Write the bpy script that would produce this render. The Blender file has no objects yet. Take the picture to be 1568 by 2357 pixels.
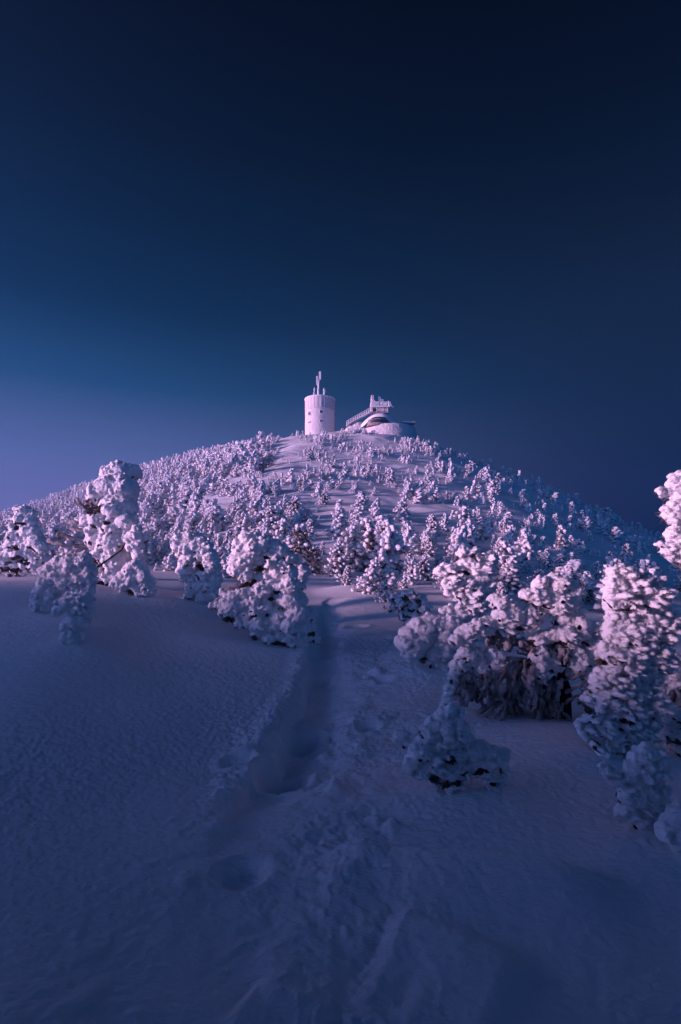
import bpy, math, random
import numpy as np
from mathutils import Vector, Matrix
R = math.radians
rng = np.random.default_rng(7)
random.seed(7)
scene = bpy.context.scene
COL = scene.collection

# ------------------------------------------------------------------ camera numbers (layout sheet 1568 x 2357)
CX, CY, F, PITCH = 784.0, 1178.5, 1178.4, R(5.0)
cp, sp = math.cos(PITCH), math.sin(PITCH)
def ray(c, y):
    """direction through a sheet point, scaled so that its Y component is 1"""
    a = (c - CX) / F; b = (CY - y) / F
    k = cp - b * sp
    return np.array([a / k, 1.0, (sp + b * cp) / k])
def project(P):
    P = np.asarray(P, float)
    f = P[..., 1] * cp + P[..., 2] * sp
    u = -P[..., 1] * sp + P[..., 2] * cp
    f = np.where(f < 1e-3, 1e-3, f)
    return CX + F * P[..., 0] / f, CY - F * u / f
WIND = np.array([0.66, -0.75, 0.03]); WIND /= np.linalg.norm(WIND)   # rime feathers grow this way

# ------------------------------------------------------------------ noise
_pr = np.random.default_rng(11)
_perm = _pr.permutation(512).astype(np.int64)
_grad = _pr.normal(size=(512, 3)); _grad /= np.linalg.norm(_grad, axis=1)[:, None]
def perlin(p):
    p = np.asarray(p, float)
    i = np.floor(p).astype(np.int64); f = p - i
    w = f * f * f * (f * (f * 6 - 15) + 10)
    out = np.zeros(len(p))
    for dx in (0, 1):
        for dy in (0, 1):
            for dz in (0, 1):
                h = _perm[(_perm[(_perm[(i[:, 0] + dx) & 511] + i[:, 1] + dy) & 511] + i[:, 2] + dz) & 511]
                g = _grad[h]
                d = g[:, 0] * (f[:, 0] - dx) + g[:, 1] * (f[:, 1] - dy) + g[:, 2] * (f[:, 2] - dz)
                wx = w[:, 0] if dx else 1 - w[:, 0]
                wy = w[:, 1] if dy else 1 - w[:, 1]
                wz = w[:, 2] if dz else 1 - w[:, 2]
                out += d * wx * wy * wz
    return out
def billow(p):
    return 1.0 - 2.6 * np.abs(perlin(p))
def smooth(a, lo, hi):
    t = np.clip((a - lo) / (hi - lo), 0, 1)
    return t * t * (3 - 2 * t)

# ------------------------------------------------------------------ mesh helpers
def np_mesh(name, verts, faces, mats=(), mat_idx=None, shade=True):
    """verts (n,3); faces: list of int arrays, each (m,k)"""
    me = bpy.data.meshes.new(name)
    verts = np.ascontiguousarray(verts, dtype=np.float32)
    me.vertices.add(len(verts)); me.vertices.foreach_set('co', verts.ravel())
    fs = [f for f in faces if len(f)]
    loops = np.concatenate([f.ravel() for f in fs]).astype(np.int32)
    tot = np.concatenate([np.full(len(f), f.shape[1]) for f in fs]).astype(np.int32)
    start = np.concatenate([[0], np.cumsum(tot)[:-1]]).astype(np.int32)
    me.loops.add(len(loops)); me.loops.foreach_set('vertex_index', loops)
    me.polygons.add(len(tot)); me.polygons.foreach_set('loop_start', start); me.polygons.foreach_set('loop_total', tot)
    for m in mats: me.materials.append(m)
    if mat_idx is not None: me.polygons.foreach_set('material_index', np.asarray(mat_idx, np.int32))
    me.polygons.foreach_set('use_smooth', np.full(len(tot), bool(shade)))
    me.update(calc_edges=True); me.validate()
    return me
def link(name, me, parent=None, loc=None):
    o = bpy.data.objects.new(name, me); COL.objects.link(o)
    if parent is not None: o.parent = parent
    if loc is not None: o.location = loc
    return o
def tag(o, label=None, cat=None, group=None, kind=None):
    if label: o['label'] = label
    if cat: o['category'] = cat
    if group: o['group'] = group
    if kind: o['kind'] = kind
    return o
def empty(name, loc, label, cat, group=None):
    o = bpy.data.objects.new(name, None); COL.objects.link(o); o.location = loc; o.empty_display_size = .3
    return tag(o, label, cat, group)

def icosphere(sub):
    t = (1 + 5 ** .5) / 2
    v = np.array([(-1, t, 0), (1, t, 0), (-1, -t, 0), (1, -t, 0), (0, -1, t), (0, 1, t), (0, -1, -t), (0, 1, -t),
                  (t, 0, -1), (t, 0, 1), (-t, 0, -1), (-t, 0, 1)], float)
    f = np.array([(0, 11, 5), (0, 5, 1), (0, 1, 7), (0, 7, 10), (0, 10, 11), (1, 5, 9), (5, 11, 4), (11, 10, 2), (10, 7, 6), (7, 1, 8),
                  (3, 9, 4), (3, 4, 2), (3, 2, 6), (3, 6, 8), (3, 8, 9), (4, 9, 5), (2, 4, 11), (6, 2, 10), (8, 6, 7), (9, 8, 1)])
    v /= np.linalg.norm(v, axis=1)[:, None]
    for _ in range(sub):
        vv = [tuple(x) for x in v]; cache = {}; nf = []
        def mid(a, b):
            k = (min(a, b), max(a, b))
            if k not in cache:
                m = (np.array(vv[a]) + np.array(vv[b])); m /= np.linalg.norm(m)
                cache[k] = len(vv); vv.append(tuple(m))
            return cache[k]
        for a, b, c in f:
            x, y, z = mid(a, b), mid(b, c), mid(c, a)
            nf += [(a, x, z), (b, y, x), (c, z, y), (x, y, z)]
        v = np.array(vv); f = np.array(nf)
    return v, f
ICO0, ICO1, ICO2 = icosphere(0), icosphere(1), icosphere(2)

class Bag:
    """collects geometry, becomes ONE mesh"""
    def __init__(s): s.v = []; s.f = {}; s.n = 0
    def add(s, v, f, slot=0):
        f = np.asarray(f)
        s.v.append(np.asarray(v, float)); s.f.setdefault((f.shape[1], slot), []).append(f + s.n); s.n += len(v)
    def ellipsoids(s, c, axis, length, radius, ico=ICO1, slot=0, ratio=1.0):
        """many ellipsoids: long half-axis `length` along `axis`, others `radius`"""
        c = np.asarray(c, float).reshape(-1, 3); n = len(c)
        if n == 0: return
        axis = np.broadcast_to(np.asarray(axis, float), (n, 3)).copy(); axis /= np.linalg.norm(axis, axis=1)[:, None] + 1e-9
        length = np.broadcast_to(length, (n,)); radius = np.broadcast_to(radius, (n,))
        ref = np.where(np.abs(axis[:, 2:3]) < .9, np.array([[0, 0, 1.]]), np.array([[1., 0, 0]]))
        b1 = np.cross(axis, ref); b1 /= np.linalg.norm(b1, axis=1)[:, None]
        b2 = np.cross(b1, axis)
        v, f = ico
        P = (c[:, None, :] + v[None, :, 0:1] * axis[:, None, :] * length[:, None, None]
             + v[None, :, 1:2] * b1[:, None, :] * radius[:, None, None] + v[None, :, 2:3] * b2[:, None, :] * radius[:, None, None] * ratio)
        Fm = f[None] + (np.arange(n) * len(v))[:, None, None]
        s.add(P.reshape(-1, 3), Fm.reshape(-1, 3), slot)
    def blades(s, p, d, length, width, slot=0):
        """thin three-sided needles/twigs: triangular pyramids from p along d"""
        p = np.asarray(p, float).reshape(-1, 3); n = len(p)
        if n == 0: return
        d = np.asarray(d, float).reshape(-1, 3); d = d / (np.linalg.norm(d, axis=1)[:, None] + 1e-9)
        length = np.broadcast_to(length, (n,)); width = np.broadcast_to(width, (n,))
        ref = np.where(np.abs(d[:, 2:3]) < .9, np.array([[0, 0, 1.]]), np.array([[1., 0, 0]]))
        b1 = np.cross(d, ref); b1 /= np.linalg.norm(b1, axis=1)[:, None]; b2 = np.cross(b1, d)
        vs = []
        for k in range(3):
            a = k * 2 * math.pi / 3
            vs.append(p + (math.cos(a) * b1 + math.sin(a) * b2) * width[:, None])
        vs.append(p + d * length[:, None])
        P = np.stack(vs, 1)
        f = np.array([(0, 1, 3), (1, 2, 3), (2, 0, 3)])
        Fm = f[None] + (np.arange(n) * 4)[:, None, None]
        s.add(P.reshape(-1, 3), Fm.reshape(-1, 3), slot)
    def tube(s, pts, rad, seg=8, slot=0, cap=True):
        pts = np.asarray(pts, float); n = len(pts); rad = np.broadcast_to(rad, (n,))
        tan = np.gradient(pts, axis=0); tan /= np.linalg.norm(tan, axis=1)[:, None] + 1e-9
        ref = np.array([0, 0, 1.]) if abs(tan[0, 2]) < .8 else np.array([1., 0, 0])
        vs = []
        for i in range(n):
            b1 = np.cross(tan[i], ref); b1 /= np.linalg.norm(b1) + 1e-9; b2 = np.cross(b1, tan[i])
            a = np.arange(seg) * 2 * math.pi / seg
            vs.append(pts[i] + (np.cos(a)[:, None] * b1 + np.sin(a)[:, None] * b2) * rad[i])
        V = np.concatenate(vs)
        fs = []
        for i in range(n - 1):
            for k in range(seg):
                fs.append((i * seg + k, i * seg + (k + 1) % seg, (i + 1) * seg + (k + 1) % seg, (i + 1) * seg + k))
        s.add(V, np.array(fs), slot)
        if cap:
            c0 = len(V)
            V2 = np.array([pts[0], pts[-1]])
            base = s.n - len(V)
            fc = [(c0, (k + 1) % seg, k) for k in range(seg)] + [(c0 + 1, (n - 1) * seg + k, (n - 1) * seg + (k + 1) % seg) for k in range(seg)]
            s.v.append(V2); s.f.setdefault((3, slot), []).append(np.array(fc) + base); s.n += 2
    def box(s, lo, hi, slot=0, M=None):
        lo = np.asarray(lo, float); hi = np.asarray(hi, float)
        v = np.array([[(lo, hi)[i][0], (lo, hi)[j][1], (lo, hi)[k][2]] for i in (0, 1) for j in (0, 1) for k in (0, 1)])
        if M is not None: v = v @ M[0].T + M[1]
        s.add(v, np.array([(0, 1, 3, 2), (4, 6, 7, 5), (0, 4, 5, 1), (2, 3, 7, 6), (0, 2, 6, 4), (1, 5, 7, 3)]), slot)
    def arrays(s):
        V = np.concatenate(s.v); fs = []; mi = []
        for (k, slot), L in sorted(s.f.items()):
            a = np.concatenate(L); fs.append(a); mi.append(np.full(len(a), slot))
        return V, fs, np.concatenate(mi)
    def mesh(s, name, mats, shade=True):
        V, fs, mi = s.arrays()
        return np_mesh(name, V, fs, mats, mi if len(mats) > 1 else None, shade)

def remesh(bag, voxel, fuse=0):
    """union of all closed lumps in the bag as one skin"""
    V, fs, _ = bag.arrays()
    me = np_mesh('lumps', V, fs)
    o = bpy.data.objects.new('lumps', me); COL.objects.link(o)
    m = o.modifiers.new('u', 'REMESH'); m.mode = 'VOXEL'; m.voxel_size = voxel; m.use_smooth_shade = True
    if fuse:
        m2 = o.modifiers.new('f', 'SMOOTH'); m2.factor = .5; m2.iterations = fuse
    dg = bpy.context.evaluated_depsgraph_get(); dg.update()
    ev = o.evaluated_get(dg); em = ev.to_mesh()
    n = len(em.vertices); co = np.empty(n * 3, np.float32); no = np.empty(n * 3, np.float32)
    em.vertices.foreach_get('co', co); em.vertices.foreach_get('normal', no)
    nl = len(em.loops); li = np.empty(nl, np.int32); em.loops.foreach_get('vertex_index', li)
    npoly = len(em.polygons); lt = np.empty(npoly, np.int32); em.polygons.foreach_get('loop_total', lt)
    q = li.reshape(-1, 4).copy() if np.all(lt == 4) else None
    if q is None:
        ls = np.empty(npoly, np.int32); em.polygons.foreach_get('loop_start', ls)
        quads = [li[a:a + 4] for a, k in zip(ls, lt) if k == 4]; q = np.array(quads)
    ev.to_mesh_clear()
    bpy.data.objects.remove(o); bpy.data.meshes.remove(me)
    return co.reshape(-1, 3).astype(float), no.reshape(-1, 3).astype(float), q.astype(np.int64)

# ------------------------------------------------------------------ materials
def mat(name, color, rough=.8, spec=.2, bump=None, var=None, sss=0):
    m = bpy.data.materials.new(name); m.use_nodes = True
    nt = m.node_tree; b = nt.nodes['Principled BSDF']
    b.inputs['Base Color'].default_value = (*color, 1); b.inputs['Roughness'].default_value = rough
    b.inputs['Specular IOR Level'].default_value = spec
    if sss:
        b.inputs['Subsurface Weight'].default_value = 1.0; b.inputs['Subsurface Radius'].default_value = (1, .95, .9); b.inputs['Subsurface Scale'].default_value = sss
    tc = nt.nodes.new('ShaderNodeTexCoord')
    if var:                                                     # slight tone variation of the thing itself
        sc, amt, c2 = var
        n = nt.nodes.new('ShaderNodeTexNoise'); n.inputs['Scale'].default_value = sc; n.inputs['Detail'].default_value = 4
        nt.links.new(tc.outputs['Object'], n.inputs['Vector'])
        mr = nt.nodes.new('ShaderNodeMapRange'); mr.inputs[1].default_value = .35; mr.inputs[2].default_value = .65
        mr.inputs[3].default_value = 0; mr.inputs[4].default_value = amt
        nt.links.new(n.outputs['Fac'], mr.inputs[0])
        mx = nt.nodes.new('ShaderNodeMix'); mx.data_type = 'RGBA'
        mx.inputs[6].default_value = (*color, 1); mx.inputs[7].default_value = (*c2, 1)
        nt.links.new(mr.outputs[0], mx.inputs[0]); nt.links.new(mx.outputs[2], b.inputs['Base Color'])
    if bump:
        prev = None
        for sc, dist, stretch in bump:
            n = nt.nodes.new('ShaderNodeTexNoise'); n.inputs['Scale'].default_value = sc; n.inputs['Detail'].default_value = 3
            mp = nt.nodes.new('ShaderNodeMapping')
            if stretch != 1:
                mp.inputs['Rotation'].default_value = (0, 0, math.atan2(0.75, 0.66)); mp.inputs['Scale'].default_value = (1 / stretch, 1, 1)
            nt.links.new(tc.outputs['Object'], mp.inputs['Vector']); nt.links.new(mp.outputs[0], n.inputs['Vector'])
            bp = nt.nodes.new('ShaderNodeBump'); bp.inputs['Distance'].default_value = dist; bp.inputs['Strength'].default_value = 1
            nt.links.new(n.outputs['Fac'], bp.inputs['Height'])
            if prev: nt.links.new(prev.outputs[0], bp.inputs['Normal'])
            prev = bp
        nt.links.new(prev.outputs[0], b.inputs['Normal'])
    return m
M_SNOW = mat('snow', (.80, .82, .86), .75, .25, bump=[(26, .012, 2.2), (95, .004, 1.5)])
M_RIME = mat('rime', (.86, .86, .89), .8, .2, bump=[(75, .006, 1), (220, .0025, 1)], sss=.02)
M_HRIME = mat('hill_rime', (.80, .80, .84), .85, .15)
M_NEEDLE = mat('frosted_needles', (.070, .054, .046), .8, .2, var=(18, 1, (.26, .22, .22)))
M_DARK = mat('dark_needles', (.050, .040, .034), .85, .15, var=(12, .6, (.12, .10, .095)))
M_TWIG = mat('frosted_twigs', (.15, .12, .115), .85, .15, bump=[(60, .01, 1)], var=(11, .9, (.55, .51, .53)))
M_BARK = mat('bark', (.022, .017, .015), .9, .1, bump=[(40, .01, 1)], var=(30, .6, (.06, .05, .045)))
M_PLASTER = mat('rimed_cladding', (.74, .70, .70), .85, .15, bump=[(3, .05, 1), (9, .03, 1)], var=(1.2, .7, (.62, .56, .55)))
M_PANEL = mat('rimed_panel', (.68, .64, .64), .8, .15, bump=[(2, .03, 1)], var=(.8, .6, (.58, .53, .53)))
M_STONE = mat('rimed_stone', (.70, .67, .68), .9, .1, bump=[(1.6, .25, 1), (5, .12, 1)], var=(2.2, .6, (.50, .45, .45)))
M_GLASS = mat('dark_window', (.03, .025, .03), .2, .5)
M_TIMBER = mat('dark_wood', (.16, .115, .10), .8, .2, var=(1.8, .9, (.42, .36, .35)))
M_SUN_PANE = mat('sun_painted_pane', (.55, .48, .45), .5, .3)  # sunlight seen in the cabin glass, put into the pane colour
M_ICE = mat('iced_metal', (.78, .77, .80), .8, .2, bump=[(6, .05, 1)])

# ------------------------------------------------------------------ terrain: profiles of the ground along bearings
def col(c, pts):
    out = []
    for y, d in pts:
        p = ray(c, y) * d
        out.append((math.hypot(p[0], p[1]), p[2]))
    return math.degrees(math.atan((c - CX) / F)), out
GZ = -1.6
PROF = []
def front(c, pts, tail):
    th, out = col(c, pts)
    out = [(r, z) for r, z in out]
    PROF.append((th, [(.3, GZ), (1.3, GZ)] + out + tail))
TAILN = [(190, 2), (260, -25), (400, -70)]
TAILF = [(330, 0), (400, -30)]
front(-700, [(1800, 4.5), (1600, 7), (1450, 11), (1345, 16), (1345, 30), (1300, 60), (1260, 120), (1240, 240)], TAILF)
front(-300, [(1900, 3.2), (1650, 5.2), (1480, 7.2), (1345, 10), (1345, 17), (1310, 35), (1260, 100), (1205, 240)], TAILF)
front(0, [(2357, 1.7), (2000, 2.6), (1700, 4.2), (1500, 6.2), (1400, 7.8), (1333, 9.3), (1340, 12), (1322, 20), (1290, 40), (1240, 100), (1192, 240)], TAILF)
front(120, [(2357, 1.7), (2000, 2.6), (1700, 4.2), (1500, 6.2), (1400, 7.8), (1325, 9.8), (1332, 13), (1316, 20), (1280, 40), (1225, 100), (1142, 240)], TAILF)
front(200, [(2357, 1.72), (2000, 2.6), (1700, 4.2), (1520, 6.1), (1420, 7.6), (1340, 9.8), (1340, 13), (1318, 20), (1275, 38), (1215, 90), (1110, 240)], TAILF)
front(300, [(2357, 1.75), (2000, 2.6), (1700, 4.3), (1540, 6), (1450, 7.5), (1378, 9.2), (1352, 12), (1325, 18), (1268, 35), (1192, 68), (1185, 95), (1078, 235)], TAILF)
front(400, [(2357, 1.75), (2000, 2.6), (1700, 4.35), (1545, 6.2), (1460, 7.6), (1385, 9.6), (1362, 12), (1322, 19), (1255, 34), (1170, 60), (1120, 84), (1118, 110), (1055, 230)], TAILF)
front(500, [(2357, 1.75), (2000, 2.6), (1700, 4.4), (1550, 6.2), (1480, 7.4), (1395, 10), (1370, 13), (1315, 20), (1245, 34), (1165, 55), (1095, 84), (1052, 112), (1058, 150), (1034, 225)], TAILF)
front(620, [(2357, 1.75), (2000, 2.6), (1700, 4.4), (1570, 6), (1490, 7.8), (1420, 10.5), (1375, 13.5), (1318, 20), (1240, 34), (1160, 52), (1085, 82), (1018, 122), (1032, 165), (1024, 225)], TAILF)
front(700, [(2357, 1.75), (2000, 2.55), (1800, 3.5), (1600, 5.7), (1500, 7.7), (1430, 10.3), (1385, 13.5), (1330, 19), (1245, 33), (1170, 48), (1085, 78), (1030, 106), (993, 132), (1000, 150)], TAILN)
front(784, [(2357, 1.75), (2000, 2.5), (1800, 3.5), (1700, 4.3), (1600, 5.5), (1500, 7.7), (1430, 10.4), (1392, 13.5), (1342, 18), (1300, 24), (1240, 33), (1175, 47), (1110, 68), (1050, 95), (1008, 119), (985, 136), (992, 152)], TAILN)
front(880, [(2357, 1.75), (2000, 2.6), (1800, 3.5), (1600, 5.5), (1500, 7.6), (1430, 10), (1388, 13.5), (1345, 18), (1290, 26), (1225, 38), (1165, 52), (1100, 76), (1036, 105), (994, 129), (993, 136), (1000, 150)], TAILN)
front(980, [(2357, 1.75), (2000, 2.6), (1800, 3.5), (1600, 5.5), (1500, 7.5), (1420, 10.5), (1375, 14.5), (1330, 20), (1270, 30), (1200, 45), (1130, 66), (1070, 92), (1021, 118), (1000, 131), (999, 137)], TAILN)
front(1100, [(2357, 1.75), (2000, 2.6), (1800, 3.5), (1690, 4.3), (1600, 5.4), (1500, 7.6), (1410, 11.5), (1360, 16), (1315, 23), (1255, 34), (1185, 52), (1120, 76), (1075, 105), (1056, 132)], TAILN)
front(1200, [(2357, 1.75), (2000, 2.6), (1800, 3.5), (1700, 4.3), (1620, 5.2), (1550, 6.5), (1450, 9.6), (1395, 14), (1345, 20), (1285, 30), (1225, 42), (1155, 66), (1112, 96), (1094, 128)], TAILN)
front(1300, [(2357, 1.75), (2000, 2.6), (1800, 3.5), (1690, 4.4), (1600, 5.6), (1540, 6.8), (1440, 10.5), (1395, 15), (1350, 22), (1300, 32), (1240, 48), (1180, 75), (1150, 105), (1138, 132)], TAILN)
front(1400, [(2357, 1.75), (2000, 2.55), (1800, 3.5), (1730, 4.0), (1620, 5.3), (1500, 8), (1430, 12), (1385, 18), (1335, 28), (1290, 40), (1240, 60), (1205, 88), (1190, 115), (1182, 138)], TAILN)
front(1568, [(2357, 1.75), (2000, 2.5), (1860, 3.1), (1750, 3.9), (1620, 5.2), (1500, 8), (1450, 12), (1412, 18), (1372, 28), (1335, 45), (1302, 68), (1282, 100), (1268, 136)], TAILN)
front(1900, [(2300, 1.9), (1900, 3.2), (1700, 4.6), (1540, 7.5), (1470, 12), (1430, 18), (1395, 30), (1370, 50), (1350, 80), (1340, 140)], [(260, -30), (400, -80)])
front(2500, [(2300, 2.2), (1900, 3.6), (1700, 5.5), (1560, 8.5), (1490, 14), (1460, 25), (1440, 50), (1425, 140)], [(260, -45), (400, -90)])
def back(th, pts): PROF.append((th, [(.3, GZ)] + pts))  # ground behind the viewer: steep unseen banks added to darken the near snow
BACK_H = 0.0
back(-64, [(1.3, GZ), (4, -1.5), (8, -.6), (13, .8), (16.5, 1.15), (21, .3), (40, -4), (100, -15), (400, -60)])
back(-80, [(1.3, GZ), (2.4, -1.2), (3.0, .5), (3.6, 1.0), (4.4, .3), (5.2, -.5), (6.5, .0), (12.2, 1.3), (16, .7), (24, -2), (40, -6), (100, -22), (400, -80)])
back(-100, [(1.3, GZ), (2.2, -1.2), (3, 1.0), (3.8, 3.0), (4.8, 2.9), (6.3, .8), (10.4, 1.45), (14, .8), (24, -2), (40, -6), (100, -24), (400, -90)])
back(-114, [(1.2, GZ), (2.0, -1.1), (2.8, 1.2), (4, 3.6), (5.5, 3.8), (8, 1.3), (10, 1.45), (14, .8), (24, -2), (40, -6), (100, -24), (400, -90)])
back(-128, [(1.2, GZ), (1.9, -.8), (2.6, 1.5), (4, 4), (7, 5), (12, 3.0), (24, -2), (40, -6), (100, -24), (400, -90)])
back(-150, [(1.05, GZ), (1.5, -.5), (2.1, 2.2), (3.3, 5.6), (6.5, 8), (24, 0), (40, -6), (100, -24), (400, -90)])
back(-179.9, [(1.0, GZ), (1.35, -.4), (1.8, 2.2), (2.8, 6), (5.5, 9), (24, 0), (40, -6), (100, -26), (400, -90)])
back(179.9, [(1.0, GZ), (1.35, -.4), (1.8, 2.2), (2.8, 6), (5.5, 9), (24, 0), (40, -6), (100, -26), (400, -90)])
back(140, [(1.1, GZ), (1.7, -.7), (2.5, .6), (4, 1.6), (8, 1.6), (24, -1), (40, -7), (100, -28), (400, -95)])
back(100, [(1.3, GZ), (2.2, -1.3), (3.2, -.4), (5, .4), (10, .2), (30, -4.5), (100, -28), (400, -95)])
back(75, [(1.3, GZ), (4, -1.6), (8, -1.7), (14, -2.1), (30, -4), (100, -22), (400, -95)])
PROF.sort(key=lambda t: t[0])

TH = np.unique(np.concatenate([np.linspace(-180, -60, 41), np.linspace(-60, -42, 13), np.linspace(-42, 42, 670), np.linspace(42, 60, 13), np.linspace(60, 180, 41)]))
LR = np.unique(np.concatenate([np.linspace(math.log(.3), math.log(1.55), 14), np.linspace(math.log(1.55), math.log(14), 560),
                               np.linspace(math.log(14), math.log(150), 300), np.linspace(math.log(150), math.log(400), 60)]))
# interpolate on a regular working grid, smooth, then resample
wt = np.linspace(-180, 180, 721); wl = np.linspace(math.log(.3), math.log(400), 720)
tab = np.zeros((len(PROF), len(wl)))
for i, (th, pts) in enumerate(PROF):
    pts = sorted(pts); lr = np.log([p[0] for p in pts]); tz = np.array([p[1] / p[0] for p in pts])
    tab[i] = np.interp(wl, lr, tz)
def gsm(A, s, axis, wrap=False):
    k = int(3 * s) + 1; x = np.arange(-k, k + 1); w = np.exp(-x * x / (2 * s * s)); w /= w.sum()
    pad = [(0, 0), (0, 0)]; pad[axis] = (k, k)
    B = np.pad(A, pad, mode='wrap' if wrap else 'edge')
    return np.apply_along_axis(lambda v: np.convolve(v, w, mode='valid'), axis, B)
tab = gsm(tab, 7, 1)
pth = np.array([p[0] for p in PROF])
W = np.stack([np.interp(wt, pth, tab[:, j]) for j in range(len(wl))], 1)
W = gsm(W, 3.2, 0, True)
def bil(A, gx, gy, x, y):
    ix = np.clip(np.searchsorted(gx, x, 'right') - 1, 0, len(gx) - 2); iy = np.clip(np.searchsorted(gy, y, 'right') - 1, 0, len(gy) - 2)
    fx = np.clip((x - gx[ix]) / (gx[ix + 1] - gx[ix]), 0, 1); fy = np.clip((y - gy[iy]) / (gy[iy + 1] - gy[iy]), 0, 1)
    return (A[ix, iy] * (1 - fx) * (1 - fy) + A[ix + 1, iy] * fx * (1 - fy) + A[ix, iy + 1] * (1 - fx) * fy + A[ix + 1, iy + 1] * fx * fy)
def base_z(x, y):
    r = np.hypot(x, y); r = np.maximum(r, .3)
    return bil(W, wt, wl, np.degrees(np.arctan2(x, y)), np.log(r)) * r
def base_hit(c, y, dmin=1.2, dmax=380):
    d = np.exp(np.linspace(math.log(dmin), math.log(dmax), 3000)); P = ray(c, y)[None] * d[:, None]
    below = P[:, 2] <= base_z(P[:, 0], P[:, 1])
    if not below.any(): return None
    return P[np.argmax(below)]

def seg_dist(x, y, pts):
    """distance to a polyline, position along it (0..1) and signed side"""
    best = np.full(x.shape, 1e9); pos = np.zeros(x.shape); side = np.zeros(x.shape)
    n = len(pts) - 1
    for i in range(n):
        a, b = np.array(pts[i]), np.array(pts[i + 1]); ab = b - a; L = ab @ ab
        t = np.clip(((x - a[0]) * ab[0] + (y - a[1]) * ab[1]) / L, 0, 1)
        dx = x - (a[0] + t * ab[0]); dy = y - (a[1] + t * ab[1]); d = np.hypot(dx, dy)
        m = d < best
        best = np.where(m, d, best); pos = np.where(m, (i + t) / n, pos)
        side = np.where(m, np.sign(ab[0] * dy - ab[1] * dx), side)
    return best, pos, side
def ground_pts(L):
    return [tuple(base_hit(c, y)[:2]) for c, y in L]
TRENCH = ground_pts([(770, 1375), (752, 1420), (748, 1475), (742, 1530), (728, 1590), (700, 1650), (672, 1715), (648, 1775), (610, 1830), (570, 1900), (530, 2010), (500, 2150), (470, 2357)])
TREAD = ground_pts([(860, 1500), (850, 1570), (830, 1650), (815, 1740), (790, 1830), (810, 1920), (800, 2020), (760, 2130), (800, 2300)])
HOLES = [(*base_hit(c, y)[:2], r, d) for c, y, r, d in
         [(650, 1765, .17, .15), (548, 1752, .11, .08), (700, 1668, .15, .10), (745, 1500, .2, .10), (735, 1545, .16, .08), (780, 1640, .12, .05), (850, 1655, .10, .05), (560, 2000, .12, .05), (820, 1440, .2, .05), (880, 1560, .13, .05)]]
LUMPS = [(*base_hit(c, y)[:2], r, h) for c, y, r, h in
         [(868, 1545, .09, .11), (862, 1565, .06, .07), (845, 1553, .05, .05), (815, 1700, .07, .05), (880, 1640, .10, .06), (780, 1780, .06, .05), (770, 1795, .05, .05), (860, 1880, .05, .04), (745, 1700, .06, .04), (525, 1790, .08, .05), (510, 1830, .07, .05), (545, 1815, .05, .04), (505, 1900, .07, .05), (430, 2020, .06, .03), (700, 1640, .06, .05), (650, 1715, .05, .03), (900, 1900, .05, .03), (840, 1840, .05, .03)]]
RIDGES = [(ground_pts([(760, 1945), (880, 1980), (1000, 2010), (1130, 2030), (1280, 2062), (1500, 2080)]), .20, .11),
          (ground_pts([(880, 2140), (1000, 2185), (1100, 2225), (1250, 2300)]), .16, .075),
          (ground_pts([(560, 2280), (660, 2310), (780, 2350)]), .10, .03)]
MOUNDS = [(*base_hit(c, y)[:2], r, h) for c, y, r, h in
          [(1060, 1800, .5, .04), (620, 1470, 1.0, .10), (1290, 1700, .6, .08), (1440, 1900, .4, .04), (180, 1470, .7, .10), (980, 1530, .7, .12), (440, 1380, 1.3, .12), (850, 1395, 1.3, .22), (810, 1365, .9, .25)]]
TSIDE = -1                                                         # the steep bank is on the left of the trench
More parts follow.
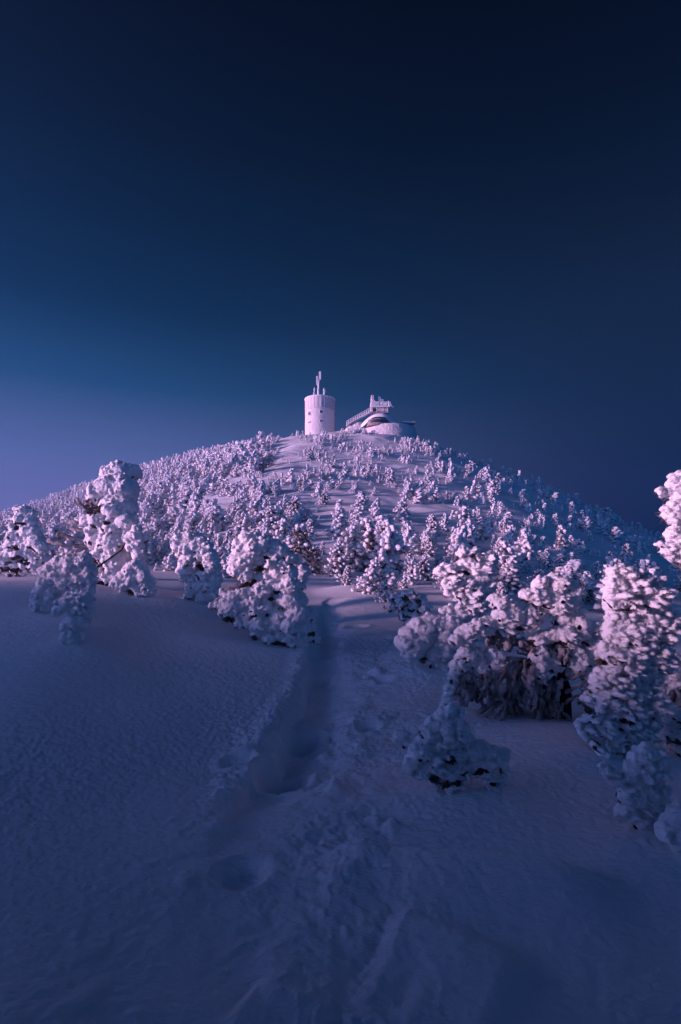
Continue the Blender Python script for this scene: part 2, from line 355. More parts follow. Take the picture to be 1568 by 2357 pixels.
def ground_z(x, y, fine=True):
    x = np.asarray(x, float); y = np.asarray(y, float)
    z = base_z(x, y); r = np.hypot(x, y); th = np.degrees(np.arctan2(x, y))
    vis = smooth(np.abs(th), 60, 46)                             # worked ground lies ahead of the viewer
    near = smooth(r, 22, 11)
    hill = smooth(r, 14, 26) * smooth(r, 260, 180)
    P = np.stack([x, y, np.zeros_like(x)], -1).reshape(-1, 3)
    def n(s, off, st=1.0):
        q = P.copy()
        a = q[:, 0] * WIND[0] + q[:, 1] * WIND[1]; b = -q[:, 0] * WIND[1] + q[:, 1] * WIND[0]
        return perlin(np.stack([a / (s * st) + off, b / s + off * 1.7, np.full(len(a), off * .37)], -1)).reshape(x.shape)
    # drifts and hollows of the hill
    z = z + hill * (1.3 * n(11, 3.1) + .38 * n(4.2, 8.2, 1.6) + .20 * n(1.6, 5.5, 1.8)) * smooth(r, 14, 50)
    z = z + near * .07 * n(1.9, 1.3, 1.5) + .03 * near * n(.7, 2.2, 1.6)
    # trodden trench
    d, pos, side = seg_dist(x, y, TRENCH)
    wn = 1 + .55 * n(.5, 9.9) + .3 * n(.2, 2.9)
    wv = np.where(side * TSIDE > 0, .15, .30) * wn
    deep = np.interp(pos, [0, .12, .3, .55, .62, .7, 1], [.0, .10, .14, .22, .08, .03, .0])
    deep = deep * (1 + .6 * n(.8, 16.2))
    z = z - vis * deep * np.exp(-(d / wv) ** np.where(side * TSIDE > 0, 4, 2.2)) * (1 + .5 * n(.3, 4.4))
    lip = np.exp(-((d - .30) / .10) ** 2) * (side * TSIDE > 0)
    z = z + vis * lip * smooth(pos, .1, .3) * smooth(pos, .85, .55) * (.03 + .09 * np.maximum(n(.13, 6.6), 0) + .05 * np.maximum(n(.06, 8.6), 0))
    d2, pos2, _ = seg_dist(x, y, TREAD)
    tr = np.exp(-(d2 / .38) ** 2)
    z = z + vis * tr * near * (-.045 + .05 * n(.34, 7.7) + .020 * n(.15, 2.8))
    chunk = np.exp(-((d - .42) / .24) ** 2) * smooth(pos, .3, .5) + .8 * np.exp(-((d2 - .15) / .35) ** 2) * smooth(pos2, .3, .5)
    c1 = n(.09, 12.3, 1.3); c2 = n(.045, 14.1, 1.2)
    z = z + vis * chunk * (.020 * np.maximum(c1 + .05, 0) + .013 * np.maximum(c2, 0))
    for hx, hy, hr, hd in HOLES:
        dd = np.hypot(x - hx, y - hy); z = z - hd * np.exp(-(dd / hr) ** 4) + .25 * hd * np.exp(-((dd - 1.35 * hr) / (.35 * hr)) ** 2)
    for hx, hy, hr, hd in LUMPS:
        dd = np.hypot(x - hx, y - hy); z = z + .5 * hd * np.exp(-(dd / hr) ** 3) * (1 + 1.6 * c1 + 1.2 * c2)
    for hx, hy, hr, hd in MOUNDS:
        dd = np.hypot(x - hx, y - hy); z = z + hd * np.exp(-(dd / hr) ** 2)
    for pl, w_, h_ in RIDGES:
        dd, pp, sd = seg_dist(x, y, pl)
        z = z + vis * h_ * np.exp(-(dd / np.where(sd > 0, w_ * .6, w_ * 1.6)) ** 2) * smooth(pp, 0, .15) * smooth(pp, 1, .8) * (1 + .5 * n(.5, 3.7))
    if fine:                                                     # wind-worked crust
        g = smooth(r, 16, 6) * vis * (.35 + .65 * smooth(r, 1.6, 4.0))
        crust = .55 + .9 * n(1.6, 21.0)
        z = z + g * np.clip(crust, .1, 1.2) * (.020 * n(.055, 31.0, 1.2) + .020 * n(.027, 17.0, 1.3) + .010 * n(.15, 41.0, 2.0) + .014 * np.abs(n(.036, 53.0, 1.6)))
    return z
def ground_hit(c, y, dmin=1.2, dmax=380):
    d = np.exp(np.linspace(math.log(dmin), math.log(dmax), 2500)); P = ray(c, y)[None] * d[:, None]
    below = P[:, 2] <= ground_z(P[:, 0], P[:, 1], False)
    return P[np.argmax(below)] if below.any() else None

tt, ll = np.meshgrid(np.radians(TH), LR, indexing='ij'); rr = np.exp(ll)
gx, gy = np.sin(tt) * rr, np.cos(tt) * rr
gz = np.empty_like(gx)
for i in range(0, len(TH), 60): gz[i:i + 60] = ground_z(gx[i:i + 60], gy[i:i + 60])
nT, nL = gx.shape
gv = np.stack([gx, gy, gz], -1).reshape(-1, 3)
idx = np.arange(nT * nL).reshape(nT, nL)
gq = np.stack([idx[:-1, :-1], idx[1:, :-1], idx[1:, 1:], idx[:-1, 1:]], -1).reshape(-1, 4)[:, ::-1]
gv = np.concatenate([gv, [[0, 0, GZ]]])
fan = np.stack([np.full(nT - 1, nT * nL), idx[:-1, 0], idx[1:, 0]], -1)[:, ::-1]
ground = link('ground', np_mesh('ground', gv, [gq, fan], [M_SNOW]))
tag(ground, 'wind-packed snow of the foreground and the summit hill, with a trodden trench', 'snow', kind='structure')

# ------------------------------------------------------------------ rime-coated trees of the foreground
FR = {2: (0, 957.4, .3757), 3: (441.9, 957.4, .3757), 4: (978.8, 1031.1, .3757), 5: (831.5, 1399.3, .4697), 1: (0, 0, 1)}
SCREEN = []          # sheet circles the near trees cover
def lobes_world(fr, lobes, depth, zs, jit=.30):
    ox, oy, s = FR[fr]; out = []
    for L in lobes:
        x, y, r = L[:3]; dy = L[3] if len(L) > 3 else random.uniform(-jit, jit) * 1.0
        c = ox + x * s; yy = oy + y * s; rad = r * s
        SCREEN.append((c, yy, rad * .8))
        k = depth / F
        d = depth + dy * (r * s * k) * (1 if len(L) <= 3 else 1)
        p = ray(c, yy) * d
        out.append((p[0], p[1], p[2], rad * k * 1.02))
    return np.array(out)
FSC = .44; SPIKE = .16
def rime_tree(name, label, cat, fr, lobes, base, feather=.055, depth=None, density=1.0, smooth_n=.0, voxel=None, gap=.22, needles=1.0,
              core=.74, stretch=1.6, amp=1.0, holes=(), trunk=None, twigs=(), group=None, dz=0., crown_name='rime_crown', limbs=(), jit=.30, fuse=4, swell=1.0):
    """base: sheet point where the plant meets the snow; lobes: (x, y, r[, offset]) in sheet frame fr"""
    ox, oy, s = FR[fr]
    feather = feather * FSC
    B = ground_hit(ox + base[0] * s, oy + base[1] * s)
    D = B[1] if depth is None else depth
    Lw = lobes_world(fr, lobes, D, 0, jit)
    foot = np.array([B[0], D, 0.0]); foot[2] = float(ground_z(np.array([foot[0]]), np.array([foot[1]]), False)[0])
    root = empty(name, foot, label, cat, group)
    C, Rr = Lw[:, :3] - foot, Lw[:, 3] * swell
    px = D / F * 2.3                                             # metres per final pixel
    voxel = voxel or max(.008, px * .95)
    bag = Bag(); dark = Bag()
    holesw = []
    for h in [h for h in holes if h[2] > 15]:
        p = ray(ox + h[0] * s, oy + h[1] * s) * D - foot; holesw.append((p, h[2] * s * D / F))
    cx = WIND[None] + rng.normal(size=C.shape) * .22
    ck = min(1.0, core * 1.22)
    bag.ellipsoids(C, cx, Rr * ck * 1.32, Rr * ck * 1.04, ICO2, ratio=.86)
    dark.ellipsoids(C, cx, Rr * ck * .86, Rr * ck * .66, ICO1)
    lee = -WIND
    pts, dirs, rads = [], [], []
    for i in range(len(C)):
        n = int(density * 3.4 * (Rr[i] / feather) ** 2) + 8
        d = rng.normal(size=(n, 3)); d /= np.linalg.norm(d, axis=1)[:, None]
        p = C[i] + d * Rr[i] * rng.uniform(.80, 1.0, (n, 1))
        keep = np.ones(n, bool)
        for j in range(len(C)):
            if j != i: keep &= np.linalg.norm(p - C[j], axis=1) > Rr[j] * .80
        # camera never sees the far side: thin it
        keep &= (d[:, 1] < .55) | (rng.random(n) < .5)
        for hp, hr in holesw:
            hx = p - hp; keep &= np.hypot(hx[:, 0], hx[:, 2]) > hr * rng.uniform(.8, 1.15, n)
        pts.append(p[keep]); dirs.append(d[keep]); rads.append(np.full(keep.sum(), Rr[i]))
    P = np.concatenate(pts); Dv = np.concatenate(dirs); RR = np.concatenate(rads)
    ax = WIND
    def gapf(q, d):                                              # where rime failed to build up: ragged, on the lower and lee sides
        q = q + foot
        nn = perlin(q / (feather * 4.5) + 5.0) + .6 * perlin(q / (feather * 1.9) + 9.0)
        return .50 + 1.15 * nn + .40 * (d @ WIND) + .42 * d[:, 2] - .42 * gap
    gp = gapf(P, Dv); full = gp > 0; up = Dv[:, 2]
    Pf, Df = P[full], Dv[full]
    grow = np.clip(.75 + 1.3 * perlin((Pf + foot) / (feather * 6) + 3.3), .3, 1.6)
    g = (WIND[None] * 1.0 + Df * .6 + rng.normal(size=Df.shape) * .14)
    fl = feather * rng.uniform(.7, 1.5, len(Pf)) * (.8 + .6 * np.clip(Df @ WIND, 0, 1)) * stretch * .8 * grow
    fr_ = feather * rng.uniform(.42, .8, len(Pf))
    bag.ellipsoids(Pf + g / np.linalg.norm(g, axis=1)[:, None] * fl[:, None] * .35, g, fl, fr_, ICO1)
    V, N, Q = remesh(bag, voxel, fuse)
    keepz = None
    # cauliflower rime: noise drawn out along the wind
    ax = WIND
    W0 = V + foot
    al = W0 @ ax
    def an(sc, st): return (W0 - np.outer(al, ax) * (1 - 1 / st)) / sc
    lw = np.clip(.75 + .45 * (N @ WIND) + .25 * N[:, 2], .25, 1.15) * amp
    if smooth_n: lw = lw * (1 - smooth_n)
    disp = lw * (.7 * feather * perlin(an(feather * 2.8, 2.0)) + .55 * feather * perlin(an(feather * 1.1, 3.2)) + .42 * feather * billow(an(feather * .75, 3.0)) + .34 * feather * perlin(an(feather * .42, 2.2) + 7))
    V = V + N * disp[:, None]
    gv_ = gapf(V, N)
    for hp, hr in holesw:
        q_ = V - hp; hd_ = np.hypot(q_[:, 0] / 1.45, q_[:, 2] / .8) / hr + 1.1 * perlin((V + foot) / (hr * .7)) + .7 * perlin((V + foot) / (hr * .28))
        gv_ = np.where((N[:, 1] < .3), np.minimum(gv_, (hd_ - .85) * 1.5), gv_)
    Q = Q[gv_[Q].mean(1) > 0]
    used_ = np.unique(Q); k_ = rng.random(len(used_)) < SPIKE * np.clip(.35 + .8 * (N[used_] @ WIND) + .3 * N[used_, 2], .15, 1); sv_ = used_[k_]
    sp_ = Bag(); sp_.add(V, Q); dv_ = N[sv_] * .9 + WIND * .55 + rng.normal(size=(len(sv_), 3)) * .28
    sp_.blades(V[sv_] - N[sv_] * feather * .1, dv_, feather * rng.uniform(.35, 1.0, len(sv_)), feather * .13)   # fringe of rime needles
    cr = link(crown_name, sp_.mesh(crown_name, [M_RIME]), root)
    # dark frosted needles in the gaps and under the pads
    und = (gp < .10) & (rng.random(len(P)) < .8)
    Pd, Dd = P[und], Dv[und]
    if needles and len(Pd):
        m = max(3, int(9 * needles))
        Pn = np.repeat(Pd, m, 0) + rng.normal(size=(len(Pd) * m, 3)) * feather * .45
        Dn = np.repeat(Dd, m, 0) * .5 + np.array([0, 0, -.35]) + rng.normal(size=(len(Pd) * m, 3)) * .55
        Pn = Pn - np.repeat(Dd, m, 0) * feather * 1.2
        dark.blades(Pn, Dn, feather * rng.uniform(1.0, 2.4, len(Pn)), feather * .15 + .0015)
    for hp, hr in holesw:
        n = int(260 * needles) + 60
        q = rng.normal(size=(n, 3)) * np.array([.5, .25, .5]) * hr + hp + np.array([0, .25 * hr, 0])
        dark.blades(q, rng.normal(size=(n, 3)) + np.array([0, -.5, -.2]), hr * rng.uniform(.25, .7, n), .004 + hr * .03)
    if dark.n: link('foliage', dark.mesh('foliage', [M_NEEDLE], False), root)
    if trunk is not None:
        tb = Bag(); T = []
        for (x, y, r) in trunk: T.append((ray(ox + x * s, oy + y * s) * (D + .04) - foot, r * s * D / F))
        pp = np.array([t[0] for t in T]); pr = np.array([t[1] for t in T])
        u = np.linspace(0, 1, 14); uu = np.linspace(0, 1, len(pp))
        pts3 = np.stack([np.interp(u, uu, pp[:, k]) for k in range(3)], 1) + rng.normal(size=(14, 3)) * pr.mean() * .16
        tb.tube(pts3, np.interp(u, uu, pr), 10)
    else:
        lowest = np.argsort(C[:, 2])[:max(1, len(C) // 3)]; top = np.argmax(C[:, 2])
        tb = Bag(); m = C[lowest].mean(0); rt = max(.012, Rr.mean() * .16)
        tb.tube(np.array([[m[0] * .5, 0, -.12], [m[0] * .7, .02, m[2] * .6], C[len(C) // 2] * .9, C[top] * .97]), np.array([1.2, 1.1, .8, .35]) * rt, 8)
    link('trunk', tb.mesh('trunk', [M_BARK]), root)
    if limbs:                                                    # bare or thinly rimed branches
        for L in limbs:
            lb = Bag()
            pp = np.array([ray(ox + x * s, oy + y * s) * (D + o) - foot for x, y, o in L['p']])
            u = np.linspace(0, 1, 10); uu = np.linspace(0, 1, len(pp))
            q = np.stack([np.interp(u, uu, pp[:, k]) for k in range(3)], 1) + rng.normal(size=(10, 3)) * .006
            r0, r1 = L['r'][0] * s * D / F, L['r'][1] * s * D / F
            lb.tube(q, np.linspace(r0, r1, 10) * rng.uniform(.8, 1.2, 10), 7)
            link('branch', lb.mesh('branch', [M_TWIG]), root)
    if twigs:                                                    # hanging curtains of frosted twigs
        tw = Bag()
        for (x0, y0, x1, y1, n, ln, w) in twigs:
            for _ in range(n):
                t = random.random(); x = x0 + (x1 - x0) * t + random.gauss(0, 8); y = y0 + (y1 - y0) * t + random.gauss(0, 12)
                p = ray(ox + x * s, oy + y * s) * (D + random.uniform(-.10, .30)) - foot
                l = ln * s * D / F * random.uniform(.4, 1.1)
                dr = np.array([random.gauss(-.15, .30), random.gauss(-.05, .3), -1.0]); dr /= np.linalg.norm(dr)
                w_ = w * s * D / F * random.uniform(.8, 1.5)
                kk = np.linspace(.1, .9, 5)[:, None]
                q = p + dr * l * kk + np.array([.3 * dr[0], 0, 0]) * l * kk ** 2 + rng.normal(size=(5, 3)) * w_ * .6
                tw.ellipsoids(q, dr + rng.normal(size=(5, 3)) * .25, l * .15 + w_, w_ * rng.uniform(.7, 1.25, 5), ICO1)
        Vt, Nt, Qt = remesh(tw, voxel * .85, 1)
        Vt = Vt + Nt * (.010 * billow((Vt + foot) / .035) + .005 * perlin((Vt + foot) / .014))[:, None]
        link('hanging_twigs', np_mesh('hanging_twigs', Vt, [Qt], [M_TWIG]), root)
    return root

H = {}
H['lean'] = rime_tree('rimed_spruce', 'tall leaning spruce thick with rime, its top bent right over the left drift', 'tree', 2,
    [(735, 345, 70), (660, 355, 45), (800, 350, 55), (840, 335, 22), (660, 450, 85), (760, 460, 90), (590, 470, 55), (575, 530, 50), (690, 560, 80), (770, 560, 75), (600, 640, 62), (530, 645, 40), (490, 640, 22),
     (690, 680, 90), (770, 660, 75), (780, 590, 50), (570, 700, 45), (590, 770, 60), (690, 780, 95), (780, 760, 75), (800, 840, 60), (610, 860, 55), (630, 950, 60), (710, 880, 90), (700, 980, 70), (590, 900, 35), (620, 1010, 40), (790, 920, 50)],
    (680, 1045), feather=.10, holes=[(560, 545, 38), (620, 575, 30), (590, 600, 25), (690, 660, 18), (605, 890, 22), (640, 1020, 22), (665, 740, 14), (540, 590, 20)], gap=.30, needles=1.2, stretch=1.5,
    limbs=[dict(p=[(475, 505, 0), (490, 540, 0), (540, 580, 0), (620, 600, .1)], r=(10, 12)), dict(p=[(350, 730, 0), (400, 735, 0), (470, 760, 0), (560, 770, .1)], r=(16, 9)), dict(p=[(300, 765, .1), (380, 790, 0), (500, 790, .1)], r=(16, 8)),
           dict(p=[(440, 690, .1), (500, 700, 0), (580, 715, .1)], r=(12, 9)), dict(p=[(400, 850, .1), (470, 820, 0), (560, 800, .1)], r=(12, 9)), dict(p=[(430, 640, .1), (480, 655, 0), (560, 660, .1)], r=(13, 9))])
H['sap'] = rime_tree('rimed_spruce', 'slim rimed sapling just right of the tall leaning spruce', 'tree', 2,
    [(835, 690, 28), (820, 735, 38), (785, 755, 30), (850, 745, 30), (835, 800, 42), (800, 800, 30), (850, 860, 40), (830, 920, 40)], (830, 975), feather=.08, depth=10.6, gap=.2, needles=.6)
H['plump'] = rime_tree('rimed_spruce', 'plump snow-laden conical spruce at the far left behind the drift', 'tree', 2,
    [(110, 580, 30), (150, 585, 38), (195, 605, 32), (135, 640, 52), (185, 650, 48), (75, 660, 35), (100, 690, 35), (165, 705, 55), (205, 715, 45), (85, 735, 40), (125, 765, 45), (70, 790, 42), (175, 790, 52), (225, 780, 60), (60, 850, 45), (110, 850, 48),
     (165, 860, 48), (215, 865, 58), (260, 810, 50), (40, 880, 45), (35, 930, 40), (90, 920, 48), (150, 925, 50), (205, 925, 48), (255, 880, 52), (10, 900, 40), (60, 960, 30), (130, 960, 35)],
    (140, 985), feather=.11, gap=.62, needles=2.0, density=.8, stretch=1.2, core=.70, holes=[(125, 690, 18), (110, 815, 24), (150, 885, 26), (190, 905, 18), (80, 900, 16), (60, 940, 24), (120, 945, 26), (85, 775, 15)])
H['arch'] = rime_tree('snow_buried_shrub', 'arched shrub swallowed by smooth snow, curling down to the left bank', 'shrub', 2,
    [(500, 890, 55), (440, 895, 55), (380, 905, 48), (320, 930, 42), (270, 950, 30), (530, 940, 45), (540, 1000, 42), (530, 1060, 40), (470, 950, 50), (410, 975, 48), (340, 1000, 55), (400, 1030, 48), (460, 1020, 45), (490, 1075, 40), (280, 1030, 45), (255, 1080, 42), (240, 1130, 40), (225, 1170, 30), (280, 1180, 28), (340, 1060, 40), (300, 1110, 30), (560, 960, 30)],
    (260, 1200), feather=.10, gap=-1.1, needles=.5, amp=.75, core=.88, holes=[(350, 1000, 13), (490, 1050, 14)])
H['curl'] = rime_tree('snow_buried_shrub', 'low curled snow lump with a round frosted end below the arched shrub', 'shrub', 2,
    [(500, 1120, 45), (450, 1130, 52), (395, 1165, 45), (360, 1195, 35), (540, 1150, 45), (480, 1190, 55), (430, 1200, 45), (530, 1210, 45), (460, 1260, 55), (420, 1290, 45), (500, 1270, 45), (430, 1340, 48), (470, 1340, 42), (400, 1370, 28), (445, 1380, 22)],
    (430, 1392), feather=.075, gap=-1.1, needles=.5, amp=.85, core=.86)
H['mound'] = rime_tree('snow_buried_shrub', 'small rimed mound with dark hollows right of the leaning spruce foot', 'shrub', 2,
    [(830, 920, 40), (790, 945, 40), (860, 945, 45), (755, 985, 40), (815, 990, 48), (880, 990, 48), (715, 1015, 32), (690, 1035, 18), (770, 1030, 42), (830, 1045, 42), (890, 1045, 45), (740, 1050, 28), (850, 1080, 28), (910, 1010, 38), (890, 1085, 22), (920, 1060, 35)],
    (830, 1105), feather=.075, gap=.15, needles=1.0, holes=[(795, 975, 15), (850, 1025, 13), (800, 1080, 18), (830, 1090, 14)])
H['hollow'] = rime_tree('rimed_spruce', 'bowed spruce with a see-through hollow, smooth blue back, beside the cauliflower-rimed tree', 'tree', 2,
    [(1100, 755, 42), (1150, 755, 48), (1205, 765, 52), (1080, 800, 32), (1130, 810, 42), (1190, 810, 45), (1250, 815, 50), (1285, 870, 50), (1150, 860, 40), (1100, 850, 25), (1220, 860, 40), (1130, 905, 36), (1110, 950, 30), (1140, 960, 34), (1130, 1000, 24), (1290, 930, 55), (1310, 990, 48), (1250, 985, 50), (1190, 1000, 48), (1230, 1050, 55), (1290, 1050, 55), (1180, 1060, 42), (1160, 1100, 32), (1250, 1110, 50), (1310, 1090, 40)],
    (1230, 1135), feather=.085, gap=.18, needles=1.0, holes=[(1225, 920, 28), (1190, 930, 15), (1245, 935, 20)])
H['cauli'] = rime_tree('rimed_spruce', 'broad spruce of cauliflower rime left of the trodden trench, black gaps at its foot', 'tree', 3,
    [(330, 755, 48), (385, 745, 42), (280, 790, 30), (300, 830, 52), (365, 815, 60), (440, 790, 48), (500, 800, 42), (540, 840, 45), (470, 850, 52), (265, 890, 42), (320, 890, 52), (400, 885, 48), (270, 950, 45), (320, 975, 42), (350, 930, 40), (480, 900, 45), (550, 900, 48), (420, 1000, 40), (470, 990, 52), (530, 970, 52), (590, 960, 52), (600, 880, 40),
     (590, 1040, 60), (530, 1040, 50), (600, 1130, 65), (540, 1110, 45), (640, 1220, 70), (600, 1290, 65), (680, 1300, 60), (720, 1340, 45), (660, 1130, 40), (700, 1230, 45),
     (370, 1080, 42), (310, 1090, 45), (430, 1070, 48), (250, 1110, 45), (215, 1150, 45), (240, 1180, 45), (205, 1210, 38), (160, 1160, 28), (120, 1165, 18), (190, 1085, 20), (310, 1150, 48), (380, 1140, 48), (450, 1130, 42), (320, 1210, 45), (260, 1240, 28), (290, 1270, 28), (390, 1200, 48), (450, 1190, 40), (350, 1270, 32), (400, 1280, 48), (440, 1260, 40), (390, 1335, 28), (520, 1230, 55), (500, 1290, 48), (470, 1370, 36), (540, 1340, 48), (590, 1375, 38), (650, 1375, 42), (700, 1390, 30), (760, 1370, 22)],
    (480, 1400), swell=1.08, feather=.075, gap=.25, needles=1.2, stretch=1.25, holes=[(420, 940, 26), (455, 925, 15), (350, 1030, 26), (300, 1040, 22), (385, 1010, 16), (520, 1080, 20), (490, 1120, 16), (500, 1180, 14), (210, 1240, 24), (245, 1245, 20), (385, 1355, 20), (520, 1392, 22), (560, 1395, 20), (735, 1330, 20), (750, 1390, 14), (470, 870, 16), (420, 850, 13)],
    limbs=[dict(p=[(180, 1080, 0), (240, 1050, -.05), (310, 1035, 0), (380, 1030, .1)], r=(9, 16)), dict(p=[(100, 1165, 0), (170, 1120, -.05), (250, 1090, 0), (330, 1060, .1)], r=(9, 14))])
H['pillar'] = rime_tree('rimed_spruce', 'thin rimed pillar shrub standing right beside the cauliflower-rimed spruce', 'tree', 3,
    [(625, 870, 25), (635, 915, 36), (670, 935, 32), (625, 960, 40), (665, 985, 38), (640, 1020, 36), (665, 1050, 30), (645, 1080, 20), (690, 950, 22)], (640, 1130), feather=.06, depth=8.6, gap=.3, needles=.8)
H['bush'] = rime_tree('rimed_shrub', 'dark twiggy bush with frosted tips right of the sunlit snow patch', 'shrub', 3,
    [(1245, 1120, 34), (1200, 1140, 22), (1190, 1165, 14), (1300, 1105, 36), (1350, 1105, 40), (1400, 1130, 38), (1220, 1190, 20), (1280, 1160, 42), (1340, 1170, 45), (1400, 1190, 42), (1440, 1170, 28), (1300, 1220, 38), (1360, 1235, 42), (1420, 1240, 35), (1330, 1280, 34), (1290, 1310, 26), (1380, 1290, 30), (1450, 1220, 24)],
    (1330, 1325), feather=.06, gap=1.1, needles=2.6, density=.7, core=.62)
H['boulder'] = rime_tree('snow_buried_shrub', 'smooth rounded snow cap over a shrub with black hollows, right of the trench', 'shrub', 5,
    [(330, 70, 38), (290, 95, 45), (245, 130, 48), (300, 140, 55), (215, 175, 42), (260, 190, 50), (235, 225, 32), (320, 90, 40), (380, 85, 40), (430, 75, 38), (460, 100, 35), (410, 125, 42), (380, 170, 42), (400, 220, 36), (350, 215, 36), (340, 245, 22), (380, 265, 24), (430, 180, 35), (440, 240, 32), (420, 285, 26), (280, 235, 20)],
    (310, 300), feather=.09, gap=-1.2, needles=.7, amp=.6, core=.93, stretch=1.1, holes=[(340, 165, 14), (300, 250, 17), (385, 230, 10), (180, 215, 8)])
H['flag'] = rime_tree('rimed_spruce', 'windswept spruce of stacked rime plates behind the smooth snow cap', 'tree', 4,
    [(235, 640, 28), (290, 655, 36), (340, 675, 40), (385, 690, 36), (205, 660, 18), (250, 710, 42), (310, 725, 45), (365, 745, 48), (210, 745, 28), (160, 740, 24), (110, 745, 22), (70, 765, 18), (250, 790, 42), (170, 800, 38), (140, 840, 34), (200, 840, 42), (265, 845, 42), (330, 800, 50), (350, 860, 45), (280, 900, 45), (220, 910, 30), (330, 920, 48), (240, 960, 34), (290, 985, 45), (190, 1000, 30), (140, 990, 22), (105, 1000, 16), (230, 1040, 45), (200, 1080, 38), (340, 980, 40), (280, 1050, 40), (320, 1060, 45)],
    (260, 1250), swell=1.12, fuse=5, feather=.075, depth=6.6, gap=.3, needles=1.1, stretch=2.1, holes=[(240, 765, 20), (180, 870, 15), (215, 880, 14), (250, 930, 14), (120, 870, 12)])
H['trail'] = rime_tree('rimed_spruce', 'wide rimed spruce with a black trunk and arched branches trailing to the left', 'tree', 4,
    [(700, 835, 34), (680, 860, 22), (790, 805, 34), (830, 830, 36), (800, 850, 38), (880, 860, 45), (920, 885, 32), (630, 910, 38), (690, 920, 48), (750, 930, 52), (810, 955, 50), (870, 965, 42), (900, 930, 34), (780, 985, 34),
     (840, 1030, 45), (890, 1050, 55), (950, 1085, 45), (870, 1090, 40), (820, 1070, 30), (640, 1000, 28), (700, 1010, 30),
     (420, 940, 34), (460, 960, 38), (510, 985, 38), (470, 1030, 48), (530, 1050, 55), (570, 1085, 40), (500, 1090, 40), (620, 1060, 34), (660, 1030, 36), (440, 1075, 34), (380, 1080, 34), (320, 1090, 34), (265, 1110, 32), (220, 1140, 32), (185, 1180, 28), (300, 1140, 34), (240, 1180, 34), (360, 1130, 24), (640, 1100, 26),
     (740, 1160, 36), (790, 1150, 42), (850, 1150, 46), (900, 1140, 40), (820, 1190, 40), (880, 1190, 34), (700, 1185, 28), (660, 1170, 20), (960, 1140, 34), (1000, 1180, 40), (1050, 1200, 40), (1090, 1220, 34), (1060, 1130, 44), (1110, 1160, 40), (1150, 1190, 40), (1020, 1100, 34),
     (250, 1265, 40), (300, 1260, 34), (215, 1300, 38), (270, 1310, 34), (190, 1350, 34), (170, 1410, 30), (150, 1470, 28), (135, 1530, 26), (120, 1580, 24), (220, 1380, 26), (240, 1350, 24), (320, 1310, 30), (340, 1350, 28), (310, 1390, 22), (280, 1420, 16), (400, 1270, 36), (440, 1280, 34), (425, 1330, 36), (400, 1380, 32), (375, 1430, 26), (390, 1420, 24),
     (700, 1270, 40), (750, 1290, 42), (770, 1340, 34), (700, 1330, 42), (650, 1380, 36), (690, 1390, 30), (620, 1430, 28), (640, 1480, 30), (615, 1530, 28), (600, 1570, 22), (660, 1300, 26),
     (900, 1260, 36), (950, 1280, 42), (1000, 1310, 40), (930, 1330, 38), (990, 1350, 34), (1030, 1320, 26), (880, 1380, 20), (1010, 1240, 44), (1060, 1280, 44), (1110, 1330, 46), (1040, 1350, 40), (980, 1390, 34), (1030, 1420, 38), (1080, 1200, 44), (1130, 1260, 44), (1000, 1480, 34), (1050, 1470, 38), (960, 1540, 28), (1010, 1560, 34)],
    (860, 1640), swell=1.16, fuse=6, feather=.046, depth=4.7, gap=.32, needles=1.2, stretch=1.9, core=.80, jit=.6,
    trunk=[(850, 1700, 34), (862, 1600, 33), (862, 1500, 32), (840, 1400, 30), (835, 1300, 26), (860, 1150, 22), (850, 1000, 16)],
    twigs=[(380, 1160, 720, 1210, 50, 50, 7), (190, 1400, 330, 1400, 26, 170, 9), (300, 1350, 420, 1370, 22, 190, 9), (440, 1310, 680, 1330, 70, 240, 8), (460, 1430, 600, 1430, 46, 170, 9), (490, 1400, 580, 1420, 26, 250, 9), (640, 1240, 900, 1250, 40, 70, 7), (760, 1440, 840, 1420, 30, 130, 7), (700, 1540, 830, 1580, 40, 120, 8)],
    limbs=[dict(p=[(450, 1290, -.02), (540, 1290, -.02), (640, 1310, 0), (720, 1330, .05), (830, 1370, .05)], r=(14, 18)), dict(p=[(200, 1250, 0), (300, 1240, .1), (450, 1270, .1)], r=(8, 14)), dict(p=[(360, 1150, .1), (500, 1170, .1), (640, 1200, .1), (820, 1230, .1)], r=(8, 20)),
           dict(p=[(700, 1480, .1), (780, 1450, .08), (850, 1440, .05)], r=(7, 12)), dict(p=[(560, 1250, .1), (640, 1270, .1), (820, 1290, .1)], r=(6, 12)), dict(p=[(860, 1500, 0), (930, 1460, -.1), (990, 1420, -.1)], r=(12, 6)), dict(p=[(860, 1420, 0), (940, 1400, -.1), (990, 1370, -.1)], r=(10, 6)), dict(p=[(860, 1560, 0), (920, 1520, -.15), (1000, 1510, -.15)], r=(9, 5))])
